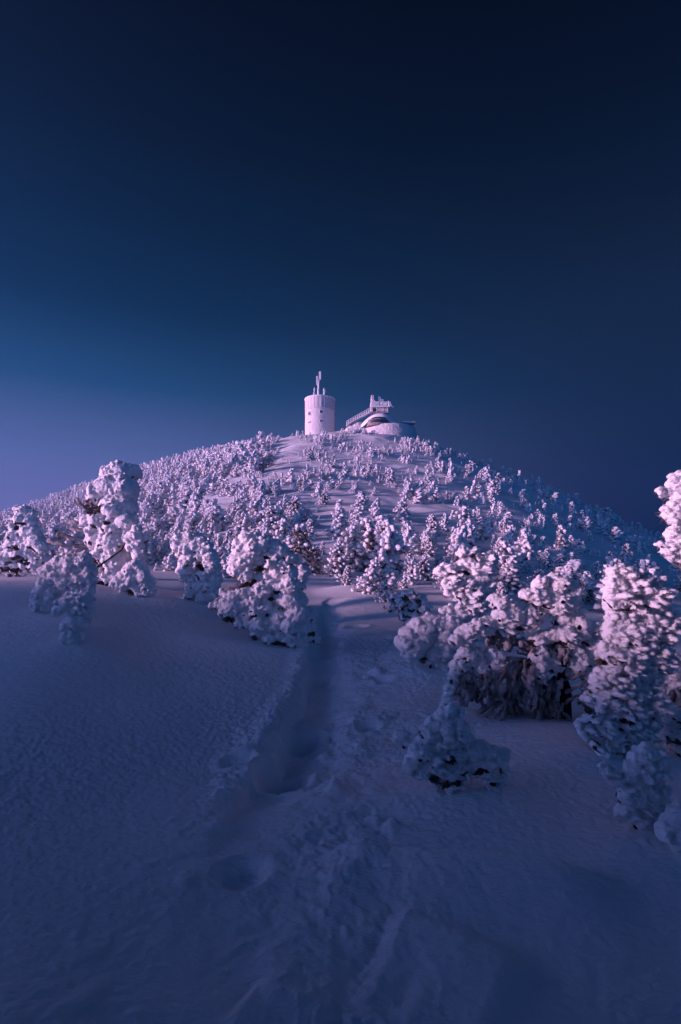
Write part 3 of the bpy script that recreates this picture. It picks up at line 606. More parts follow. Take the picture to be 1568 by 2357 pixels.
H['comb'] = rime_tree('rimed_spruce', 'stout pillar of combed rime feathers rising at the right, dark hole near its top', 'tree', 4,
    [(1150, 770, 36), (1195, 775, 34), (1140, 820, 36), (1200, 830, 44), (1260, 815, 44), (1310, 830, 34), (1150, 870, 40), (1210, 880, 48), (1270, 870, 48), (1330, 860, 48), (1370, 850, 22), (1140, 920, 38), (1280, 940, 55), (1340, 930, 55), (1395, 940, 36), (1130, 980, 34), (1140, 1040, 40), (1200, 1050, 50), (1270, 1020, 55), (1340, 1010, 58), (1400, 1000, 48), (1440, 1000, 30), (1160, 1100, 50), (1230, 1110, 58), (1300, 1090, 58), (1370, 1080, 58), (1430, 1070, 52), (1475, 1070, 36), (1490, 1120, 38), (1200, 1170, 52), (1280, 1170, 62), (1360, 1160, 62), (1430, 1150, 55), (1480, 1170, 34), (1140, 1160, 40),
     (1180, 1240, 55), (1250, 1240, 60), (1330, 1240, 66), (1410, 1230, 52), (1440, 1260, 30), (1120, 1235, 44), (1080, 1260, 30), (1200, 1310, 55), (1280, 1320, 62), (1350, 1320, 55), (1140, 1330, 34), (1090, 1370, 40), (1130, 1390, 50), (1190, 1390, 50), (1260, 1400, 60), (1330, 1390, 45), (1060, 1420, 40), (1110, 1440, 50), (1180, 1460, 55), (1250, 1470, 55), (1310, 1460, 42), (1040, 1480, 36), (1090, 1510, 40), (1150, 1540, 50), (1220, 1550, 55), (1290, 1540, 45),
     (1000, 1540, 34), (1060, 1570, 40), (1110, 1610, 48), (1180, 1620, 52), (1250, 1630, 52), (1300, 1610, 34), (1330, 1560, 30), (1360, 1500, 26), (1370, 1580, 30), (1380, 1430, 28), (1375, 1650, 30), (1340, 1700, 34), (1050, 1660, 46), (1000, 1680, 40), (960, 1700, 30), (1080, 1720, 52), (1030, 1740, 45), (1110, 1790, 45), (1060, 1800, 40), (1150, 1720, 46), (1200, 1700, 48), (1260, 1710, 50), (1300, 1690, 38), (1190, 1770, 40), (1250, 1780, 42), (1310, 1770, 36), (1130, 1840, 34), (1080, 1850, 30), (1220, 1830, 30)],
    (1150, 1875), swell=1.08, fuse=5, feather=.06, gap=-.15, needles=.9, stretch=3.0, amp=1.15, holes=[(1190, 965, 26), (1225, 985, 22), (1160, 985, 18), (1250, 965, 16), (1070, 1310, 20), (1360, 1480, 16), (1230, 1500, 14), (1180, 1650, 22), (1210, 1660, 18), (1345, 1610, 16), (1120, 1300, 16), (1000, 1610, 18)])
H['shrub'] = rime_tree('snow_buried_shrub', 'small tent-shaped snowy shrub alone in the middle of the foreground snow', 'shrub', 5,
    [(430, 505, 28), (470, 510, 26), (400, 535, 34), (445, 550, 38), (360, 575, 40), (410, 590, 44), (335, 615, 40), (465, 600, 42), (315, 660, 42), (370, 650, 46), (430, 650, 46), (490, 640, 40), (285, 705, 42), (340, 715, 46), (400, 700, 40), (255, 750, 36), (300, 765, 36), (350, 770, 38), (230, 785, 22), (270, 805, 20), (320, 805, 22), (455, 710, 40), (505, 700, 38), (540, 690, 36), (580, 690, 36), (620, 710, 36), (560, 720, 38), (600, 750, 40), (650, 745, 34), (680, 720, 22), (705, 715, 14), (480, 770, 34), (440, 770, 30), (430, 815, 32), (395, 845, 28), (450, 850, 28), (475, 820, 28), (420, 875, 20), (520, 765, 26), (540, 800, 20), (600, 800, 34), (640, 800, 36), (670, 780, 28), (625, 845, 28), (665, 835, 26), (640, 870, 18), (690, 850, 16), (360, 850, 20)],
    (480, 895), feather=.05, gap=.30, needles=1.2, amp=1.0, core=.82, stretch=1.5, holes=[(430, 740, 22), (580, 780, 20), (405, 850, 24), (360, 835, 20), (460, 840, 18), (560, 800, 18), (640, 850, 18), (500, 800, 16)])
H['puff'] = rime_tree('snow_buried_shrub', 'two small snow puffs on twigs left of the tent-shaped shrub', 'shrub', 5,
    [(190, 620, 30), (175, 640, 22), (215, 635, 24), (250, 580, 24), (265, 600, 24), (250, 625, 22), (215, 660, 20), (235, 655, 18), (280, 620, 18)], (220, 690), feather=.04, gap=-.5, needles=.9, amp=.8)
H['fork'] = rime_tree('snow_buried_shrub', 'knobbly rimed shrub hunched at the foot of the combed rime pillar', 'shrub', 5,
    [(1400, 705, 34), (1430, 715, 36), (1360, 735, 44), (1410, 760, 48), (1450, 770, 40), (1330, 780, 36), (1370, 810, 46), (1430, 820, 42), (1320, 830, 36), (1280, 850, 32), (1250, 830, 24), (1215, 815, 30), (1195, 800, 20), (1180, 780, 16), (1340, 860, 34), (1300, 890, 36), (1400, 880, 42), (1350, 900, 42), (1300, 940, 40), (1350, 960, 42), (1400, 940, 40), (1275, 985, 24), (1330, 1010, 38), (1380, 1000, 40), (1400, 1050, 28), (1370, 1050, 26), (1440, 900, 36), (1430, 970, 34), (1255, 1000, 14)],
    (1370, 1085), feather=.045, gap=-.6, needles=.8, amp=.9, holes=[(1255, 895, 14), (1275, 905, 10)])
H['corner'] = rime_tree('snow_buried_shrub', 'round snow-covered shrub cut by the right picture edge, lowest of all', 'shrub', 5,
    [(1490, 1085, 34), (1530, 1050, 44), (1570, 1020, 50), (1520, 1110, 45), (1570, 1100, 60), (1480, 1110, 26), (1560, 1150, 45), (1620, 1060, 70), (1620, 1150, 60)], (1545, 1200), feather=.045, gap=-1, needles=.4, amp=.7, core=.85)
H['edge'] = rime_tree('rimed_spruce', 'rimed branches reaching in at the right edge beside the combed pillar', 'tree', 5,
    [(1500, 260, 34), (1530, 250, 34), (1480, 300, 34), (1530, 310, 44), (1560, 280, 40), (1500, 350, 44), (1460, 380, 34), (1550, 370, 48), (1590, 330, 50), (1430, 340, 24), (1510, 400, 36), (1570, 420, 40), (1600, 400, 50), (1610, 500, 40), (1600, 300, 50), (1640, 420, 60), (1660, 560, 60)],
    (1520, 720), feather=.05, depth=4.7, gap=.3, needles=1.6, twigs=[(1470, 410, 1600, 440, 50, 120, 7)])
H['knob'] = rime_tree('rimed_shrub', 'lumpy frosted shrub at the right edge over a black hollow', 'shrub', 5,
    [(1500, 540, 32), (1540, 530, 38), (1490, 565, 22), (1570, 560, 42), (1530, 600, 34), (1520, 640, 28), (1560, 640, 40), (1600, 600, 50), (1580, 690, 36), (1620, 680, 50)], (1530, 720), feather=.045, depth=4.0, gap=.35, needles=1.6)
H['tall'] = rime_tree('rimed_spruce', 'tall pink-lit spruce with popcorn rime, leaning in from the right edge against sky', 'tree', 4,
    [(1530, 190, 34), (1560, 210, 44), (1520, 230, 36), (1440, 272, 22), (1475, 272, 24), (1510, 285, 30), (1550, 280, 48), (1590, 250, 55), (1465, 380, 18), (1495, 385, 30), (1540, 360, 48), (1590, 350, 55), (1480, 425, 28), (1520, 430, 40), (1565, 430, 45), (1600, 450, 50), (1495, 530, 26), (1530, 520, 38), (1575, 530, 45), (1520, 560, 34), (1560, 575, 42), (1435, 600, 20), (1460, 605, 26), (1490, 620, 34), (1530, 635, 40), (1570, 640, 48), (1500, 660, 28), (1550, 690, 32), (1590, 700, 45), (1450, 640, 14),
     (1700, 150, 50), (1710, 250, 60), (1720, 350, 70), (1720, 460, 75), (1730, 560, 80), (1740, 660, 85), (1780, 780, 90), (1800, 920, 95), (1810, 1080, 100), (1820, 1240, 100), (1820, 1400, 100), (1820, 1560, 100), (1640, 740, 40), (1650, 560, 50), (1640, 400, 50)],
    (1820, 1770), feather=.075, gap=-.2, needles=1.0, stretch=1.0, core=.80, depth=4.6, amp=1.1, trunk=[(1820, 1780, 40), (1810, 1000, 30), (1730, 500, 20), (1700, 120, 8)], limbs=[dict(p=[(1560, 640, 0), (1640, 660, 0), (1740, 700, 0)], r=(10, 16)), dict(p=[(1560, 430, 0), (1640, 450, 0), (1730, 500, 0)], r=(10, 16)), dict(p=[(1560, 250, 0), (1640, 270, 0), (1710, 320, 0)], r=(10, 16))])

# ------------------------------------------------------------------ trees of the hill
def conifer(seed, hgt, rad, rime=.8, layers=10, voxel=.045, lean=.0, f=.10, low=False, flag=.25):
    """returns rime (V, Q) and needles Bag for a dwarf spruce standing at the origin"""
    rs = np.random.default_rng(seed); bag = Bag(); dark = Bag()
    pc, pa, pl, pr = [], [], [], []; bp, bd, bl = [], [], []; fb, fd, fl = [], [], []; wob_ = (rad * .22, rs.uniform(0, 6), rs.uniform(0, 6))
    for k in range(layers):
        t = (k + .25) / layers; z = hgt * t
        rk = rad * ((1 - t) ** .5) * rs.uniform(.5, 1.25) + .05 * hgt * .5
        nb = 3 if low else (6 if t < .6 else 4)
        a0 = rs.uniform(0, 6.28)
        for b in range(nb):
            a = a0 + b * 6.283 / nb + rs.normal() * .25
            hd = np.array([math.cos(a), math.sin(a), 0]); wdn = hd @ WIND
            L = rk * (1 + flag * (-wdn)) * rs.uniform(.55, 1.3)
            off = np.array([lean * t * t * hgt + wob_[0] * math.sin(t * 5 + wob_[1]), wob_[0] * math.sin(t * 4 + wob_[2]), 0])
            cover = rime * (1 + .28 * wdn)
            for q in ((.55, 1.0) if not low else (.8,)):
                p = hd * L * q + off + np.array([0, 0, z - .22 * L * q + rs.normal() * .02])
                s_ = f * rs.uniform(.65, 1.25) * (1.25 - .5 * t)
                if rs.random() < cover:
                    pc.append(p + np.array([0, 0, .03])); g = WIND * .8 + hd * .7 + np.array([0, 0, -.12]); pa.append(g)
                    pl.append(s_ * 1.55); pr.append(s_ * .95)
                if not low:
                    nf = 5; fb.append(np.repeat((p + np.array([0, 0, .02]))[None], nf, 0) + rs.normal(size=(nf, 3)) * s_ * .5); fd.append(hd * .9 + WIND * .5 + np.array([0, 0, .25]) + rs.normal(size=(nf, 3)) * .6); fl.append(np.full(nf, s_) * rs.uniform(1.1, 2.2, nf))
                m = 2 if low else 9
                for _ in range(m):
                    bp.append(p + rs.normal(size=3) * s_ * .6 - np.array([0, 0, s_ * .55])); bd.append(hd * .8 + rs.normal(size=3) * .55 + np.array([0, 0, -.35])); bl.append(s_ * rs.uniform(1.0, 2.0))
    ntop = 2 if low else 4
    for k in range(ntop):
        z = hgt * (.86 + .14 * k / ntop); pc.append(np.array([lean * hgt + rs.normal() * .03, rs.normal() * .03, z])); pa.append(np.array([.6, -.6, .5])); pl.append(f * .95); pr.append(f * (.85 - .1 * k))
    bag.ellipsoids(np.array(pc), np.array(pa), np.array(pl), np.array(pr), ICO0 if low else ICO1)
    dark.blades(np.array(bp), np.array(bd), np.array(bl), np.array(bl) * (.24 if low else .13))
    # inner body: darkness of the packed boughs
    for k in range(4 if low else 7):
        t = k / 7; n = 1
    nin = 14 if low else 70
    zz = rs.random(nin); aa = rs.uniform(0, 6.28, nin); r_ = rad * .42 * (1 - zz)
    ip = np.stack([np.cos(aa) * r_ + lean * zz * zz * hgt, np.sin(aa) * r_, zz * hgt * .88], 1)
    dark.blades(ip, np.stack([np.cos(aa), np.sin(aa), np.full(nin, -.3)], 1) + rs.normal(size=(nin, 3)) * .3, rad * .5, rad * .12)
    if low:
        V, fs, _ = bag.arrays()
        V = V + (rs.random(V.shape) - .5) * f * .55
        return V, fs, dark
    V, N, Q = remesh(bag, voxel, 2)
    al = V @ WIND
    an = lambda sc, st: (V - np.outer(al, WIND) * (1 - 1 / st)) / sc
    V = V + N * (.30 * f * billow(an(f * .8, 1.5) + seed) + .16 * f * billow(an(f * .36, 1.3) + seed))[:, None]
    fl = np.concatenate(fl); tip = Bag(); tip.add(V, Q); tip.blades(np.concatenate(fb), np.concatenate(fd), fl, fl * .12)
    V, fs, _ = tip.arrays()
    return V, fs, dark
def join_two(V, fs, dark):
    b = Bag(); b.v.append(np.asarray(V, float)); b.n = len(V)
    for f_ in fs: b.f.setdefault((f_.shape[1], 0), []).append(np.asarray(f_))
    Vd, fd, _ = dark.arrays(); b.add(Vd, fd[0], 1)
    return b
NEARP, MIDP, LOWP = [], [], []
for s_ in range(9):
    kw = [dict(rime=.86, rad=.55), dict(rime=.70, rad=.5), dict(rime=.92, rad=.62), dict(rime=.60, rad=.48), dict(rime=.8, rad=.42), dict(rime=.9, rad=.75), dict(rime=.75, rad=.68), dict(rime=.95, rad=.48), dict(rime=.13, rad=.6)][s_]
    V, Q, d = conifer(100 + s_, 2.0, layers=19, voxel=.021, lean=[.0, .06, .1, .02, .08, .0, .05, .12, .06][s_], f=.072, **kw)
    NEARP.append((np_mesh('rime_crown', V, Q, [M_HRIME], None, True), d.mesh('foliage', [M_DARK if s_ in (3, 8) else M_NEEDLE], False)))
for s_ in range(9):
    kw = [dict(rime=.86, rad=.55), dict(rime=.74, rad=.5), dict(rime=.92, rad=.62), dict(rime=.66, rad=.48), dict(rime=.85, rad=.42), dict(rime=.92, rad=.75), dict(rime=.8, rad=.68), dict(rime=.95, rad=.48), dict(rime=.8, rad=.36)][s_]
    V, Q, d = conifer(200 + s_, 2.0, layers=13, voxel=.042, lean=[.0, .06, .1, .02, .08, .0, .05, .12, .06][s_], f=.095, **kw)
    MIDP.append(join_two(V, Q, d).mesh('rimed_dwarf_spruce', [M_HRIME, M_NEEDLE]))
    V, Q, d = conifer(300 + s_, 2.0, layers=8, lean=[.0, .06, .1, .02, .08, .0, .05, .12, .06][s_], f=.17, low=True, **kw)
    LOWP.append(join_two(V, Q, d))

# near hill trees read one by one off the photograph: sheet base x, y, top y, variety, mirror, label
NEAR = [
 (3, 560, 900, 625, 1, 'slim spruce with a pink-lit frosted tip left of the dark green spruce'),
 (3, 650, 955, 655, 8, 'dark spruce almost free of rime above the start of the trench'),
 (3, 745, 965, 790, 8, 'low dark spruce filling the right foot of the near bare dark spruce'),
 (3, 715, 760, 630, 2, 'small frosted spruce poking up behind the dark bare spruce'),
 (3, 885, 745, 548, 4, 'narrow frosted spruce standing alone in the open snow mid-hill'),
 (3, 800, 850, 765, 3, 'little spruce just right of the dark bare spruce'),
 (3, 890, 985, 775, 6, 'bushy spruce at the left end of the clump right of the trench head'),
 (3, 985, 950, 665, 1, 'tall frosted spruce on the left in the clump right of the trench head'),
 (3, 950, 1035, 915, 3, 'short dark-footed spruce in front of the clump right of the trench head'),
 (3, 1065, 930, 625, 1, 'middle spruce of the clump right of the trench head'),
 (3, 1190, 960, 600, 0, 'tallest spruce of the clump right of the trench head'),
 (3, 1130, 940, 715, 5, 'wide spruce in the heart of the clump right of the trench head'),
 (3, 1085, 1085, 880, 7, 'snow-smothered spruce in front of the clump, above the sunlit snow patch'),
 (3, 1185, 1090, 860, 0, 'upright frosted spruce beside the snow-smothered one'),
 (3, 1170, 1140, 1010, 2, 'squat rimed spruce low beside the sunlit snow patch'),
 (3, 1290, 1060, 985, 7, 'stubby white spruce behind the dark twiggy bush'),
 (3, 1330, 985, 840, 3, 'dark-sided spruce on the slope above the dark twiggy bush'),
 (3, 1320, 830, 640, 0, 'frosted spruce right of the tallest clump spruce, higher on the slope'),
 (3, 1290, 640, 505, 2, 'leaning rimed spruce on the centre slope above the clump'),
 (3, 1320, 505, 385, 0, 'upright white spruce high on the right-of-centre slope'),
 (3, 1215, 430, 315, 1, 'dark-flecked narrow spruce highest on the right-of-centre slope'),
 (3, 1455, 860, 730, 6, 'rounded spruce at the right of the clump in the blue shade'),
 (3, 1510, 960, 830, 4, 'slim pale column spruce in the blue shade left of the rime-plate spruce'),
 (3, 1420, 1010, 850, 5, 'broad spruce in shade above the stubby white one'),
 (3, 1545, 1060, 900, 2, 'heavily rimed spruce touching the left side of the rime-plate spruce'),
 (4, 245, 560, 355, 1, 'ragged two-toned spruce above the rime-plate spruce on the shaded slope'),
 (4, 290, 610, 470, 5, 'wide frosted spruce just under the ragged two-toned one'),
 (4, 45, 540, 405, 6, 'rounded spruce left of the ragged two-toned one'),
 (4, 455, 690, 545, 3, 'dark conical spruce right of the rime-plate spruce top'),
 (4, 530, 900, 655, 3, 'dark combed spruce right behind the rime-plate spruce'),
 (4, 465, 930, 820, 4, 'small white column in front of the dark combed spruce'),
 (4, 450, 480, 400, 3, 'small dark spruce mid-way up the shaded slope'),
 (4, 490, 525, 430, 1, 'dark spruce beside the small dark one mid-way up the shaded slope'),
 (4, 830, 790, 645, 6, 'bushy spruce on the shaded slope above the trailing-branch spruce'),
 (4, 745, 750, 615, 3, 'dark spruce left of the bushy one on the shaded slope'),
 (4, 1060, 810, 690, 1, 'dark spruce left behind the combed rime pillar'),
 (4, 1010, 960, 850, 8, 'dark spruce filling the gap left of the combed rime pillar'),
 (4, 700, 890, 740, 5, 'frosted wide spruce behind the top of the trailing-branch spruce'),
 (4, 1240, 700, 585, 1, 'ragged spruce in deep shade above the combed rime pillar'),
 (4, 930, 650, 560, 2, 'pale spruce half-way along the shaded slope'),
 (4, 600, 760, 640, 2, 'pale rimed spruce right of the dark combed one'),
 (3, 480, 720, 550, 6, 'bushy dark-flecked spruce behind the cauliflower-rimed tree'),
 (3, 420, 560, 450, 0, 'bright column spruce on the sunlit slope left of centre'),
 (3, 635, 620, 490, 5, 'wide bright spruce in the middle of the sunlit slope'),
 (3, 280, 690, 580, 3, 'dark-hearted spruce on the sunlit slope above the cauliflower-rimed tree'),
 (3, 120, 720, 600, 6, 'broad bright spruce above the bowed hollow spruce'),
 (3, 225, 800, 690, 2, 'bright rimed spruce just behind the top of the cauliflower-rimed tree'),
 (3, 185, 990, 800, 0, 'bright frosted spruce squeezed between the bowed and cauliflower-rimed trees'),
 (3, 215, 900, 760, 7, 'thickly rimed bright spruce peeping left of the cauliflower-rimed tree'),
 (3, 475, 310, 215, 8, 'dark nearly bare spruce on the crest left of the tower slope'),
 (3, 420, 340, 250, 8, 'dark bush spruce left of the nearly bare one on the crest'),
 (3, 660, 440, 385, 8, 'low dark spruce mat in the middle of the upper slope'),
 (3, 790, 385, 325, 6, 'low bushy spruce right of the snow field below the tower'),
 (3, 720, 270, 190, 6, 'bushy spruce in the band below the tower'),
 (3, 1115, 490, 435, 7, 'white-capped spruce on the rounded snow boss'),
 (3, 995, 470, 395, 0, 'small white spruce left of the rounded snow boss'),
 (3, 810, 545, 455, 5, 'broken rimed spruce leaning right in the middle slope'),
 (2, 1290, 720, 600, 5, 'wide bright spruce on the slope above the bowed hollow spruce'),
 (2, 1140, 600, 500, 0, 'bright frosted spruce beside the open snow tongue'),
 (2, 1010, 930, 860, 4, 'little white column left of the bowed hollow spruce'),
]
used = {}
placed = []
def put_near(fr, x, y, ytop, var, label, depth=None):
    ox, oy, s = FR[fr]; c, yy, yt = ox + x * s, oy + y * s, oy + ytop * s
    B = ground_hit(c, yy, dmin=8.5)
    if B is None: return
    top = ray(c, yt) * B[1]; h = max(.5, (top[2] - B[2]) * 1.05)
    gz_ = float(ground_z(np.array([B[0]]), np.array([B[1]]), False)[0])
    root = empty('rimed_dwarf_spruce', (B[0], B[1], gz_ - .06 * h), label, 'tree', None)
    sc = h / 2.0; root.scale = (sc * random.uniform(.95, 1.2) * max(1, 1.15 - .1 * h), sc * random.uniform(.95, 1.2), sc); root.rotation_euler = (0, 0, random.uniform(-.5, .5))
    a, b = NEARP[var]
    link('rime_crown', a, root); link('foliage', b, root)
    placed.append((B[0], B[1]))
for (fr, x, y, yt, var, lab) in NEAR: put_near(fr, x, y, yt, var, lab)

OPEN = [(470, 1165, 95, 22), (671, 1030, 48, 15), (652, 1082, 78, 20), (555, 1115, 80, 14), (754, 1160, 65, 16), (818, 1146, 62, 20), (760, 1213, 38, 20), (912, 1168, 50, 22), (987, 1183, 60, 22), (790, 1055, 25, 10),
        (860, 1010, 60, 10), (800, 1350, 85, 60), (745, 1300, 25, 16), (790, 1240, 30, 12), (900, 1075, 60, 12), (400, 1200, 45, 16), (1000, 1065, 60, 12), (1080, 1120, 60, 12)]
def density(c, y, r):
    """trees per square metre seen at that sheet point"""
    left = smooth(c, 640, 520)
    mid = .75 * np.clip(.55 + 1.7 * perlin(np.stack([c / 46, y / 20, np.zeros_like(c)], -1)), .04, 1.5) * np.interp(y, [1000, 1060, 1200, 1300], [1.2, 1.0, .62, .45])
    d = left * .75 + (1 - left) * mid
    d = np.where((c > 1000), np.clip(.30 + .62 * perlin(np.stack([c / 70, (y - .45 * (c - 1000)) / 17, np.zeros_like(c)], -1)), .03, 1), d)
    for ex, ey, rx, ry in OPEN:
        d = d * smooth(((c - ex) / rx) ** 2 + ((y - ey) / ry) ** 2, .55, 1.25)
    far = smooth(r, 140, 165) * (c < 640)
    d = np.where(far > .5, .16, d)
    d = np.where((r > 150) & (c > 640), 0, d)
    d = d * np.where(c < 680, smooth(r, 18, 25), 1)
    return np.maximum(d, 0)
# candidates, uniform over the hill
N_ = 140000
th = R(1) * rng.uniform(-50, 47, N_); rr_ = np.sqrt(rng.uniform(14 ** 2, 250 ** 2, N_))
area = (R(97) / 2) * (250 ** 2 - 14 ** 2)
X, Y = np.sin(th) * rr_, np.cos(th) * rr_
Z = ground_z(X, Y, False)
cc, yy = project(np.stack([X, Y, Z], -1))
acc = rng.random(N_) < density(cc, yy, rr_) * area / N_
X, Y, Z, rr_, cc, yy = [a[acc] for a in (X, Y, Z, rr_, cc, yy)]
for ex, ey in ((ray(735, 985) * 137)[:2], (ray(905, 1000) * 136)[:2]):
    k = np.hypot(X - ex, Y - ey) > 9.5
    X, Y, Z, rr_, cc, yy = [a[k] for a in (X, Y, Z, rr_, cc, yy)]
hh = rng.lognormal(0, .3, len(X)) * np.where(cc < 600, np.interp(rr_, [20, 30, 45, 80], [.8, 1.0, 1.35, 1.8]), 1.2)
hh = np.where((rr_ > 150) & (cc < 640), rng.uniform(2.6, 4.6, len(X)), hh)
hh = np.where((rr_ < 150) & (rng.random(len(X)) < np.where(cc > 640, .62, .35)), hh * rng.uniform(.28, .6, len(X)), hh); hh = np.clip(hh, .28, 5)
hh = np.where((np.abs(cc - 860) < 190) & (rr_ > 100), np.minimum(hh, 1.6), hh)
# drop those behind a crest, the near trees, or standing in another
vis = np.ones(len(X), bool)
topz = Z + hh * .9
for k in np.linspace(.12, .985, 60):
    vis &= (ground_z(X * k, Y * k, False) < topz * k) if k > .0 else vis
for px_, py_ in placed: vis &= np.hypot(X - px_, Y - py_) > .55
X, Y, Z, rr_, cc, yy, hh = [a[vis] for a in (X, Y, Z, rr_, cc, yy, hh)]
ct, yt = project(np.stack([X, Y, Z + hh * .7], -1))
hid = np.zeros(len(X), bool)
for sx, sy, sr in SCREEN: hid |= (np.hypot(ct - sx, yt - sy) < sr) 
inframe = (cc > -30) & (cc < 1598)
size = hh / rr_ * np.where(inframe & ~hid, 1, 0)
order = np.argsort(-size)
N_IND = 300 - len(NEAR) - 12
ZONES = [
 (lambda c, y, r: r > 150, 'tall slender frosted spruce in the forest on the far left ridge', 'frosted spruces on the far left ridge'),
 (lambda c, y, r: c < 330, 'frosted spruce in the dense wood on the left, behind the leaning spruce', 'spruces behind the leaning spruce'),
 (lambda c, y, r: c < 560 and y < 1130, 'sunlit rimed spruce in the dense band under the left crest of the hill', 'spruces under the left crest'),
 (lambda c, y, r: c < 560, 'sunlit rimed dwarf spruce around the open snow tongue on the left slope', 'dwarf spruces round the left snow tongue'),
 (lambda c, y, r: c < 990 and y < 1060, 'low rime-covered spruce on the upper slope below the tower and stone building', 'low spruces below the summit buildings'),
 (lambda c, y, r: c < 990 and y < 1190, 'rimed dwarf spruce scattered in the middle slope between open snow fields', 'dwarf spruces on the middle slope'),
 (lambda c, y, r: c < 990, 'rimed dwarf spruce at the hill foot above the trench', 'dwarf spruces at the hill foot'),
 (lambda c, y, r: y < 1180, 'wind-dwarfed rimed spruce high on the shaded right flank', 'dwarf spruces high on the right flank'),
 (lambda c, y, r: True, 'rimed dwarf spruce in blue shade low on the right flank', 'dwarf spruces low on the right flank')]
for i in order[:N_IND]:
    o = link('rimed_dwarf_spruce', MIDP[random.choice((0, 2, 5, 7, 6, 2, 7, 4, 0) if cc[i] < 620 else (0, 1, 2, 3, 4, 5, 6, 7, 8))] if rr_[i] <= 150 else MIDP[random.choice((4, 7, 8))], None, (X[i], Y[i], Z[i] - .05 * hh[i]))
    s_ = hh[i] / 2; w_ = s_ * random.choice((.8, .95, 1.1, 1.3, 1.6)) * random.uniform(.9, 1.15) * (.62 if rr_[i] > 150 else 1); o.scale = (w_, w_, s_); o.rotation_euler = (0, 0, random.uniform(-.6, .6))
    for fn, lab, grp in ZONES:
        if fn(cc[i], yy[i], rr_[i]): tag(o, lab, 'tree', grp); break
allV, allF3, allM, off = [], [], [], 0
for i in order[N_IND:]:
    b = LOWP[random.choice((0, 2, 5, 7, 6, 2, 7, 4, 0) if cc[i] < 620 else (0, 1, 2, 3, 4, 5, 6, 7, 8))] if rr_[i] <= 150 else LOWP[random.choice((4, 7, 8))]
    V, fs, mi = b.arrays()
    a = random.uniform(-.7, .7); s_ = hh[i] / 2; w_ = s_ * random.choice((.8, .95, 1.1, 1.3, 1.6)) * random.uniform(.9, 1.15) * (.62 if rr_[i] > 150 else 1)
    M = np.array([[math.cos(a) * w_, -math.sin(a) * w_, 0], [math.sin(a) * w_, math.cos(a) * w_, 0], [0, 0, s_]])
    allV.append(V @ M.T + np.array([X[i], Y[i], Z[i] - .05 * hh[i]]))
    f3 = np.concatenate(fs); allF3.append(f3 + off); allM.append(mi); off += len(V)
if allV:
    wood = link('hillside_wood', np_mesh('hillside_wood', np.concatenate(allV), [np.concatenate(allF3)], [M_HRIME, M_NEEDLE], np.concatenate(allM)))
    tag(wood, 'mass of tiny frosted spruces covering the summit hill and left ridge', 'wood', kind='stuff')
print('hill trees', len(order), 'verts in wood', off)

# ------------------------------------------------------------------ round tower
def lathe(bag, prof, seg=72, c=(0, 0), a0=0, a1=2 * math.pi, slot=0, wob=None):
    full = abs(a1 - a0 - 2 * math.pi) < 1e-6
    na = seg if full else seg + 1
    a = a0 + (a1 - a0) * np.arange(na) / seg
    V = []
    for r, z in prof:
        rr = np.full(na, r)
        if wob: rr = rr + wob(a, z)
        V.append(np.stack([c[0] + np.cos(a) * rr, c[1] + np.sin(a) * rr, np.full(na, z)], 1))
    V = np.concatenate(V); fs = []
    for i in range(len(prof) - 1):
        for k in range(seg):
            k2 = (k + 1) % na
            fs.append((i * na + k, i * na + k2, (i + 1) * na + k2, (i + 1) * na + k))
    bag.add(V, np.array(fs), slot)
TD = 140.0; KP = TD / F                                        # metres per sheet unit there
tb_ = ray(735.2, 985) * TD
TX, TY = tb_[0], TD + 4.0
tz = lambda y: (ray(735.2, y) * TD)[2]
ZB, ZT = tz(996), tz(909.5)
tower = empty('round_tower', (TX, TY, ZB), 'white round tower crusted in rime with masts on its roof, on the summit', 'tower')
RT = 34.5 * KP * (TY / TD)
hT = ZT - ZB
def wobble(a, z):
    P = np.stack([np.cos(a) * 4, np.sin(a) * 4, np.full(len(a), z)], -1); return .05 * perlin(P * 1.1) + .035 * perlin(P * 2.7)
wb = Bag(); prof = [(RT, -1.5)]
zb = hT * .66; nc = 22
for k in range(nc):                                             # courses of shingles, each with a small lip
    z0 = zb * k / nc; z1 = zb * (k + 1) / nc
    prof += [(RT + .05, z0 + .02), (RT + .045, z0 + .06), (RT - .01, z1)]
prof += [(RT, zb)]
lathe(wb, prof, 96, wob=wobble)
link('wall', wb.mesh('wall', [M_PLASTER]), tower)
pb = Bag(); lathe(pb, [(RT + .01, zb), (RT + .09, zb + .03), (RT + .09, zb + .16), (RT + .05, zb + .2), (RT + .05, hT - .3)], 96, wob=wobble)
for k in range(26):
    a = k * 2 * math.pi / 26; c_, s_ = math.cos(a), math.sin(a)
    Mr = (np.array([[c_, -s_, 0], [s_, c_, 0], [0, 0, 1]]), np.zeros(3))
    pb.box((RT - .02, -.05, zb + .2), (RT + .11, .05, hT - .3), M=Mr)
link('panel_band', pb.mesh('panel_band', [M_PANEL]), tower)
rb = Bag(); lathe(rb, [(RT + .03, hT - .32), (RT + .2, hT - .28), (RT + .24, hT - .08), (RT + .16, hT + .06), (RT - .4, hT + .12), (RT * .5, hT + .35), (.01, hT + .45)], 96, wob=lambda a, z: .06 * perlin(np.stack([np.cos(a) * 9, np.sin(a) * 9, np.full(len(a), z * 2)], -1)))
link('roof', rb.mesh('roof', [M_ICE]), tower)
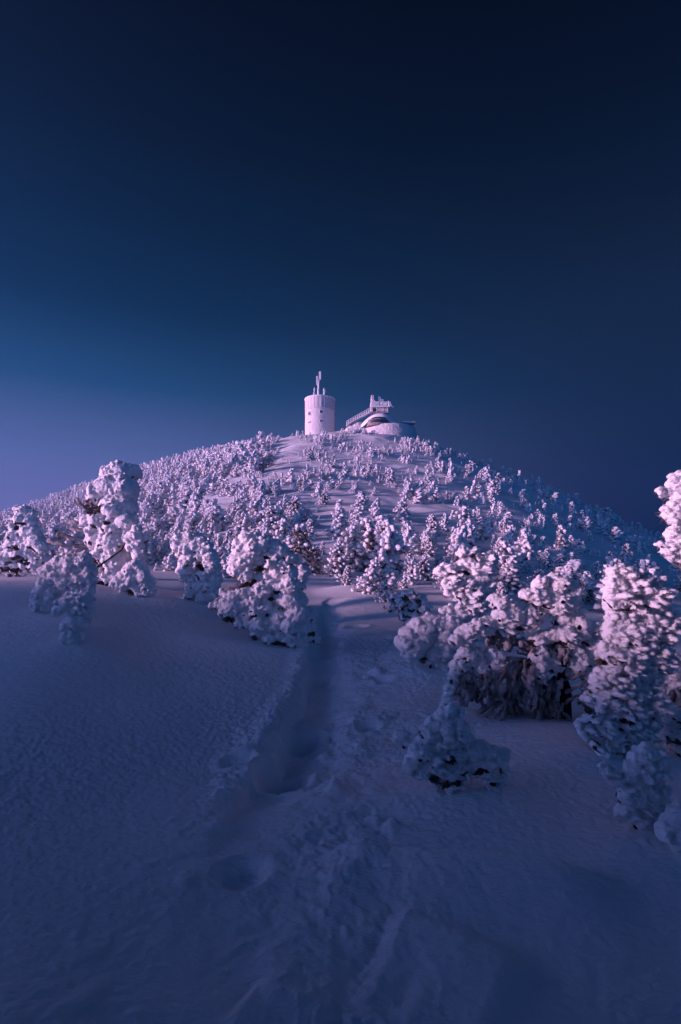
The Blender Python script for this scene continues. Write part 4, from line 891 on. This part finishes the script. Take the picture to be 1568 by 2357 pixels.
def tower_window(xs, ys, w, h):
    a = math.asin((xs - 735.2) * KP / RT * 1.02); z = tz(ys) - ZB
    ang = -math.pi / 2 + a; c_, s_ = math.cos(ang), math.sin(ang)
    Mr = (np.array([[c_, -s_, 0], [s_, c_, 0], [0, 0, 1]]), np.zeros(3))
    fb = Bag(); t = .11
    fb.box((RT - .05, -w / 2 - t, z - h / 2 - t), (RT + .16, -w / 2, z + h / 2 + t), M=Mr); fb.box((RT - .05, w / 2, z - h / 2 - t), (RT + .16, w / 2 + t, z + h / 2 + t), M=Mr)
    fb.box((RT - .05, -w / 2, z + h / 2), (RT + .155, w / 2, z + h / 2 + t), M=Mr); fb.box((RT - .05, -w / 2, z - h / 2 - t), (RT + .18, w / 2, z - h / 2), M=Mr)
    win = link('window', fb.mesh('window', [M_ICE], False), tower)
    gb = Bag(); gb.box((RT - .04, -w / 2, z - h / 2), (RT + .075, w / 2, z + h / 2), M=Mr)
    link('pane', gb.mesh('pane', [M_GLASS], False), win)
Z1 = lambda x, y: (900 / 1.3578 + x / 3.136 / 1.3578, 1120 / 1.3578 + y / 3.136 / 1.3578)
for x, y, w, h in ((210, 533, .72, .95), (329, 524, .85, .74), (209, 619, .62, .36), (329, 616, .78, .5)):
    tower_window(*Z1(x, y), w, h)
def icy(pts, r, seed=0, k=18, rough=.5):
    """a rod thick with lumpy rime"""
    b = Bag(); pts = np.array(pts, float); u = np.linspace(0, 1, len(pts)); uu = np.linspace(0, 1, k)
    q = np.stack([np.interp(uu, u, pts[:, j]) for j in range(3)], 1); rs = np.random.default_rng(seed)
    b.tube(q + rs.normal(size=q.shape) * r * .15 * rough, r * (1 + rough * rs.uniform(-.4, .5, k)), 9)
    return b
def zw(x, y, d):                                               # point on the summit from the summit close-up
    c, yy_ = Z1(x, y); return ray(c, yy_) * d
org = np.array([TX, TY, ZB])
def at(x, y, d=TY): return zw(x, y, d) - org
mast = link('mast', icy([at(300, 375), at(300, 280), at(306, 210)], .26, 1, 24, .7).mesh('mast', [M_ICE]), tower)
b = Bag()
p = at(314, 168); b.box(p - np.array([.30, .2, 1.25]), p + np.array([.30, .2, 1.15])); link('panel_antenna', b.mesh('panel_antenna', [M_ICE], False), mast)
b = Bag(); p = at(285, 215); b.box(p - np.array([.22, .2, 1.3]), p + np.array([.22, .2, 1.2])); link('panel_antenna', b.mesh('panel_antenna', [M_ICE], False), mast)
link('mast_arm', icy([at(286, 250), at(300, 268)], .14, 2, 6).mesh('mast_arm', [M_ICE]), mast)
link('mast_arm', icy([at(306, 225), at(314, 190)], .16, 3, 6).mesh('mast_arm', [M_ICE]), mast)
for k, (x0, y0, x1, y1, r) in enumerate(((259, 365, 261, 288, .16), (353, 365, 353, 290, .16), (364, 362, 364, 300, .12), (259, 362, 258, 335, .24), (358, 362, 358, 335, .22))):
    link('whip_antenna', icy([at(x0, y0), at(x1, y1)], r, 10 + k, 12, .7).mesh('whip_antenna', [M_ICE]), tower)

# ------------------------------------------------------------------ stone observation building
BD = 132.0
bc = zw(1010, 700, BD); BY = BD + 7.5
borg = np.array([bc[0], BY, zw(1010, 760, BD)[2]])
bld = empty('stone_observatory', borg, 'round rimed stone building with a domed roof, deck and stairs, right of the tower', 'building')
def bt(x, y, d=BY): return zw(x, y, d) - borg
sc_ = BD / F / (3.136 * 1.3578)
RW = (1245 - 735) / 2 * sc_ * 1.12
wcx = bt(1000, 650)[0]
zt_, zb_ = bt(1000, 634, BY - RW)[2], bt(1000, 800)[2] - 5
wb = Bag()
def wob2(a, z):
    P = np.stack([np.cos(a) * 7, np.sin(a) * 7, np.full(len(a), z)], -1); return .12 * perlin(P * .9) + .12 * perlin(P * 2.2)
prof = [(RW - .5 + (zt_ - z) * .12 + .035 * (zt_ - z) ** 2, z) for z in np.linspace(zb_, zt_, 22)] + [(RW - .7, zt_ + .22), (RW - 1.3, zt_ + .25), (RW - 2.2, zt_ - .1)]
lathe(wb, prof, 120, c=(wcx, 0), wob=wob2)
link('wall', wb.mesh('wall', [M_STONE]), bld)
# dark band of openings below the dome
bx0 = bt(875, 600); db = Bag(); rB = (965 - 780) / 2 * sc_ * 1.25
zd = lambda y: bt(875, y, BY - 3.2 - rB)[2]
lathe(db, [(rB, zd(650)), (rB, zd(586))], 48, c=(bx0[0], -3.2))
band = link('window_band', db.mesh('window_band', [M_TIMBER]), bld)
for k in range(7):
    a = -math.pi / 2 + (k - 3) * .26; g = Bag(); c_, s_ = math.cos(a), math.sin(a)
    Mr = (np.array([[c_, -s_, 0], [s_, c_, 0], [0, 0, 1]]), np.array([bx0[0], -3.2, 0]))
    g.box((rB - .1, -.38, zd(622)), (rB + .05, .38, zd(596)), M=Mr)
    link('pane', g.mesh('pane', [M_GLASS], False), band)
# domed snow roof: two tiers
rf = Bag(); cxr = bt(905, 560)[0]
r1 = (1145 - 680) / 2 * sc_
zr = lambda y: bt(905, y, BY - r1 * np.interp(y, [538, 640], [0, 1]))[2]
lathe(rf, [(r1 * .98, zr(640)), (r1 * 1.0, zr(628)), (r1 * .90, zr(610)), (r1 * .72, zr(583)), (r1 * .52, zr(560)), (r1 * .36, zr(546)), (r1 * .28, zr(540)), (.02, zr(538))], 96, c=(cxr, .8), wob=lambda a, z: .10 * perlin(np.stack([np.cos(a) * 4, np.sin(a) * 4, np.full(len(a), z)], -1)))
Vr = rf.v[-1]
front_open = np.exp(-((Vr[:, 0] - bx0[0]) / (rB * 1.05)) ** 4) * (Vr[:, 1] < 0)   # brow lifted over the openings
low_ = smooth(Vr[:, 2], zr(590), zr(630))
Vr[:, 2] += front_open * low_ * (zr(588) - zr(634)) * .95
Vr[:, 1] -= front_open * low_ * .8
link('roof', rf.mesh('roof', [M_SNOW]), bld)
eb = Bag()
e0, e1 = bt(1120, 628), bt(1246, 642)
eb.box((e0[0], -1.0, e0[2] - .28), (e1[0], 2.5, e0[2] - .02))
link('eave', eb.mesh('eave', [M_STONE], False), bld)
es = Bag(); es.ellipsoids([((e0[0] + e1[0]) / 2 - .5, .8, e0[2] + .02)], (1, 0, -.03), (e1[0] - e0[0]) / 2 * 1.15, 1.9, ICO2, ratio=.16)
link('eave_snow', es.mesh('eave_snow', [M_SNOW]), bld)
sbk = Bag(); sbk.ellipsoids([bt(640, 712), bt(690, 690), bt(735, 690)], (1, 0, .3), [2.6, 2.2, 2.0], [1.7, 1.9, 1.7], ICO2); Vb, Nb, Qb = remesh(sbk, .12, 6)
Vb = Vb + Nb * (.22 * perlin(Vb / .8) + .10 * perlin(Vb / .3))[:, None]
link('snow_bank', np_mesh('snow_bank', Vb, [Qb], [M_STONE]), bld)
# cabin and railed deck
cb = Bag(); c0, c1 = bt(818, 540), bt(986, 490)
cb.box((c0[0], -1.6, c0[2] - .3), (c1[0], 2.6, c1[2])); cabin = link('cabin', cb.mesh('cabin', [M_TIMBER], False), bld)
for x0, x1, m in ((830, 864, M_GLASS), (872, 928, M_SUN_PANE), (932, 968, M_SUN_PANE)):
    g = Bag(); a, b_ = bt(x0, 534), bt(x1, 508); g.box((a[0], -1.66, a[2]), (b_[0], -1.5, b_[2])); link('pane', g.mesh('pane', [m], False), cabin)
g = Bag()
for x in (824, 868, 930, 973):
    a, b_ = bt(x, 540), bt(x, 492); g.box((a[0] - .09, -1.72, a[2]), (a[0] + .09, -1.58, b_[2]))
link('window_frame', g.mesh('window_frame', [M_ICE], False), cabin)
dk = Bag(); d0, d1 = bt(812, 496), bt(994, 486)
dk.box((d0[0], -2.0, d0[2]), (d1[0], 2.9, d1[2] + .1)); link('deck', dk.mesh('deck', [M_ICE], False), bld)
rl = Bag(); rs_ = np.random.default_rng(5)
ztop = bt(900, 448)[2]; zlow = d1[2]
for yv in (-1.95, 2.8):
    rl.tube(np.stack([np.linspace(d0[0], d1[0], 20), np.full(20, yv), np.full(20, ztop) + rs_.normal(size=20) * .05], 1), .13 * rs_.uniform(.7, 1.5, 20), 7)
    rl.tube(np.stack([np.linspace(d0[0], d1[0], 20), np.full(20, yv), np.full(20, (ztop + zlow) / 2) + rs_.normal(size=20) * .05], 1), .09 * rs_.uniform(.7, 1.5, 20), 7)
    for x in np.linspace(d0[0], d1[0], 19):
        if random.random() < .92: rl.tube([(x, yv, zlow), (x + .02, yv, (zlow + ztop) / 2), (x, yv, ztop)], .085 * rs_.uniform(.6, 1.6, 3), 6)
for xv in (d0[0], d1[0]):
    rl.tube([(xv, -1.95, ztop), (xv, .4, ztop), (xv, 2.8, ztop)], .12, 7)
link('railing', rl.mesh('railing', [M_ICE]), bld)
# lattice mast on the deck corner
lm = Bag(); rs_ = np.random.default_rng(9)
for dx in (-.28, .28):
    for dy in (-.28, .28):
        a, b_ = bt(812 if dx < 0 else 836, 488), bt(820 if dx < 0 else 838, 362)
        lm.tube([(a[0], dy, a[2]), ((a[0] + b_[0]) / 2, dy, (a[2] + b_[2]) / 2), (b_[0], dy, b_[2])], .10 * rs_.uniform(.8, 1.4, 3), 6)
zs_ = np.linspace(bt(820, 480)[2], bt(820, 365)[2], 9)
xl, xr_ = bt(816, 420)[0], bt(837, 420)[0]
for k in range(8):
    s_ = (xl, xr_) if k % 2 else (xr_, xl)
    lm.tube([(s_[0], -.28, zs_[k]), ((xl + xr_) / 2, -.28, (zs_[k] + zs_[k + 1]) / 2), (s_[1], -.28, zs_[k + 1])], .11 * rs_.uniform(.7, 1.5, 3), 6)
link('lattice_mast', lm.mesh('lattice_mast', [M_ICE]), bld)
for k, (x0, y0, x1, y1, r) in enumerate(((850, 452, 849, 405, .12), (893, 448, 893, 370, .15), (932, 445, 934, 402, .12), (918, 446, 921, 400, .14))):
    link('whip_antenna', icy([bt(x0, y0) + np.array([0, .3, 0]), bt(x1, y1) + np.array([0, .3, 0])], r, 40 + k, 10, .8).mesh('whip_antenna', [M_ICE]), bld)
for x0, y0, x1, y1 in ((897, 412, 908, 374), (905, 425, 916, 392)):
    g = Bag(); a, b_ = bt(x0, y0), bt(x1, y1); g.box((a[0], .15, a[2]), (b_[0], .5, b_[2])); link('panel_antenna', g.mesh('panel_antenna', [M_ICE], False), bld)
arm = icy([bt(986, 470), bt(1008, 462), bt(1030, 475), bt(1046, 484)], .14, 60, 12, .9); link('bracket', arm.mesh('bracket', [M_ICE]), bld)
for k, (x0, y0, x1, y1) in enumerate(((987, 465, 987, 415), (1006, 466, 1004, 424), (1014, 470, 1012, 440))):
    link('whip_antenna', icy([bt(x0, y0), bt(x1, y1)], .16, 70 + k, 8, .8).mesh('whip_antenna', [M_ICE]), bld)
# outside staircase
st = Bag(); s0, s1 = bt(575, 660), bt(812, 528); n = 22
for k in range(n):
    t = (k + .5) / n; x = s0[0] + (s1[0] - s0[0]) * t; z = s0[2] + (s1[2] - s0[2]) * t; w = abs(s1[0] - s0[0]) / n * .56
    st.box((x - w, -1.5, z - .16), (x + w, .3, z))
stair = link('staircase', st.mesh('staircase', [M_ICE], False), bld)
sr = Bag(); rs_ = np.random.default_rng(15)
h_ = bt(700, 560)[2] - bt(700, 592)[2]
for yv in (-1.5, .3):
    for frac in (.5, 1.0):
        sr.tube(np.stack([np.linspace(s0[0], s1[0], 16), np.full(16, yv), np.linspace(s0[2], s1[2], 16) + h_ * frac], 1), .06 * rs_.uniform(.7, 1.4, 16), 6)
    for t in np.linspace(0, 1, 12):
        x = s0[0] + (s1[0] - s0[0]) * t; z = s0[2] + (s1[2] - s0[2]) * t
        sr.tube([(x, yv, z - .2), (x, yv, z + h_ * .5), (x, yv, z + h_)], .075 * rs_.uniform(.8, 1.3, 3), 6)
link('stair_railing', sr.mesh('stair_railing', [M_ICE]), stair)

# distant snow peak between the ridges
# ------------------------------------------------------------------ light, sky, haze
SUN_AZ, SUN_EL = R(-105), R(7.2)                                # bearing from the view direction (+Y), clockwise positive
sd = Vector((math.sin(SUN_AZ) * math.cos(SUN_EL), math.cos(SUN_AZ) * math.cos(SUN_EL), math.sin(SUN_EL)))
sun = bpy.data.lights.new('sun', 'SUN'); sun.energy = 5.0; sun.angle = R(5); sun.color = (1.0, .54, .76)
so = bpy.data.objects.new('sun', sun); COL.objects.link(so); so.rotation_euler = sd.to_track_quat('Z', 'Y').to_euler()

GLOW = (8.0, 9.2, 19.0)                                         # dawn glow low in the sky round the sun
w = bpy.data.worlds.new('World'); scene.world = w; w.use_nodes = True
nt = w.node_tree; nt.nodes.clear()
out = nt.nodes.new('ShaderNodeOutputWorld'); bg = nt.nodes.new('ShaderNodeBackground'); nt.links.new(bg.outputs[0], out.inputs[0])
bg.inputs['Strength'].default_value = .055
tc = nt.nodes.new('ShaderNodeTexCoord'); nz = nt.nodes.new('ShaderNodeVectorMath'); nz.operation = 'NORMALIZE'; nt.links.new(tc.outputs['Generated'], nz.inputs[0])
sx = nt.nodes.new('ShaderNodeSeparateXYZ'); nt.links.new(nz.outputs[0], sx.inputs[0])
def lin(c): return tuple(((v / 255) / 12.92 if v / 255 <= .04045 else ((v / 255 + .055) / 1.055) ** 2.4) for v in c)
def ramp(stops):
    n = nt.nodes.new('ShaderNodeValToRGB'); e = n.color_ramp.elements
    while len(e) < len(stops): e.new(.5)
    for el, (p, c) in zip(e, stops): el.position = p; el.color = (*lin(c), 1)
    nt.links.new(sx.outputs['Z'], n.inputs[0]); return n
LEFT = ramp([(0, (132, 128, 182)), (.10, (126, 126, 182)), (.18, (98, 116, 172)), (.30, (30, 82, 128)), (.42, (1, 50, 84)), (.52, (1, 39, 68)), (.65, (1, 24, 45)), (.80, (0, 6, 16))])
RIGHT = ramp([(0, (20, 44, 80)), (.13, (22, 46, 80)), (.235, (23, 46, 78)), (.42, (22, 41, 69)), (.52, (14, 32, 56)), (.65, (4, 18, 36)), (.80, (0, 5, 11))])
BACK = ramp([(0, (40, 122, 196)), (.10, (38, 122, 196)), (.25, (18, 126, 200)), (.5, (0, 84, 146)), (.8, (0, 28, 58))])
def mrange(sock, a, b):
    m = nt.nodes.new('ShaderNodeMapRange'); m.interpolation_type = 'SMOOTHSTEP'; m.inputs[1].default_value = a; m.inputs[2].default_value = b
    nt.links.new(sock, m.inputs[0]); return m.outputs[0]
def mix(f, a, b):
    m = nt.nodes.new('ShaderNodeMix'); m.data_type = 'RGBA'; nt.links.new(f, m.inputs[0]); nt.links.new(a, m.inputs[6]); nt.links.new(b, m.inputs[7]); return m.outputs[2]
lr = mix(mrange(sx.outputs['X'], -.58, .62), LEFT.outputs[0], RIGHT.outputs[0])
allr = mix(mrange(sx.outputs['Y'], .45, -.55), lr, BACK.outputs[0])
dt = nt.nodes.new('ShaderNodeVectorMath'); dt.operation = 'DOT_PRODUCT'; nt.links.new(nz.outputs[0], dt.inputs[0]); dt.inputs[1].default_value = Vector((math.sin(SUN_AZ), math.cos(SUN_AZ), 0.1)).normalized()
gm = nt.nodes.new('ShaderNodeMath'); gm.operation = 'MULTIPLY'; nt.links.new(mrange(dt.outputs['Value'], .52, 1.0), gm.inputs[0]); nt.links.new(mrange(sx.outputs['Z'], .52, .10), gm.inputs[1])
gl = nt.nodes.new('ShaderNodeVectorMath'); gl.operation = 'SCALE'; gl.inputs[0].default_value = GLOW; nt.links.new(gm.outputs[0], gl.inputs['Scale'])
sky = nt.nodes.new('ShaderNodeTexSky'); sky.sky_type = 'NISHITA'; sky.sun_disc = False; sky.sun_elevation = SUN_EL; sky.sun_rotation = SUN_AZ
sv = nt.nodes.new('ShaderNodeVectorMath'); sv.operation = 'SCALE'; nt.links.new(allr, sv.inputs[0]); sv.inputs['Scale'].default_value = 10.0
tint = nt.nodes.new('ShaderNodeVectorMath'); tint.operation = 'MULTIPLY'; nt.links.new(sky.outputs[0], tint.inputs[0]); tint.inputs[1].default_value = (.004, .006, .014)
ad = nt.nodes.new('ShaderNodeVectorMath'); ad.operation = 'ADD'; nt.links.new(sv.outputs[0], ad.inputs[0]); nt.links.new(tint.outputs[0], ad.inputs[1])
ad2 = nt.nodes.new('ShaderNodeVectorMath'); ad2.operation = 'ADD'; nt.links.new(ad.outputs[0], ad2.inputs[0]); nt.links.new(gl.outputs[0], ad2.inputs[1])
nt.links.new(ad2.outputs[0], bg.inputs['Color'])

HAZE = 0.0012
if HAZE:
    hb = Bag(); hb.box((-420, -420, -101), (420, 420, 62))
    hm = bpy.data.materials.new('haze'); hm.use_nodes = True; hn = hm.node_tree; hn.nodes.clear()
    ho = hn.nodes.new('ShaderNodeOutputMaterial'); pv = hn.nodes.new('ShaderNodeVolumePrincipled'); hn.links.new(pv.outputs[0], ho.inputs['Volume'])
    pv.inputs['Color'].default_value = (.22, .45, .95, 1); pv.inputs['Density'].default_value = HAZE; pv.inputs['Anisotropy'].default_value = 0.78
    hz = link('haze', hb.mesh('haze', [hm], False)); tag(hz, 'thin blue mountain haze', 'haze', kind='stuff')

cam = bpy.data.cameras.new('camera'); co_ = bpy.data.objects.new('camera', cam); COL.objects.link(co_)
cam.sensor_fit = 'VERTICAL'; cam.sensor_height = 36; cam.lens = 18 * (F / 1178.5); cam.clip_end = 3000; cam.clip_start = .05
co_.location = (0, 0, 0); co_.rotation_euler = (R(90) + PITCH, 0, 0)
scene.camera = co_
scene.view_settings.view_transform = 'Standard'; scene.view_settings.look = 'None'; scene.view_settings.exposure = .62; scene.view_settings.gamma = 1
scene.render.engine = 'CYCLES'
scene.cycles.use_denoising = True
scene.cycles.max_bounces = 6; scene.cycles.diffuse_bounces = 3; scene.cycles.volume_bounces = 1
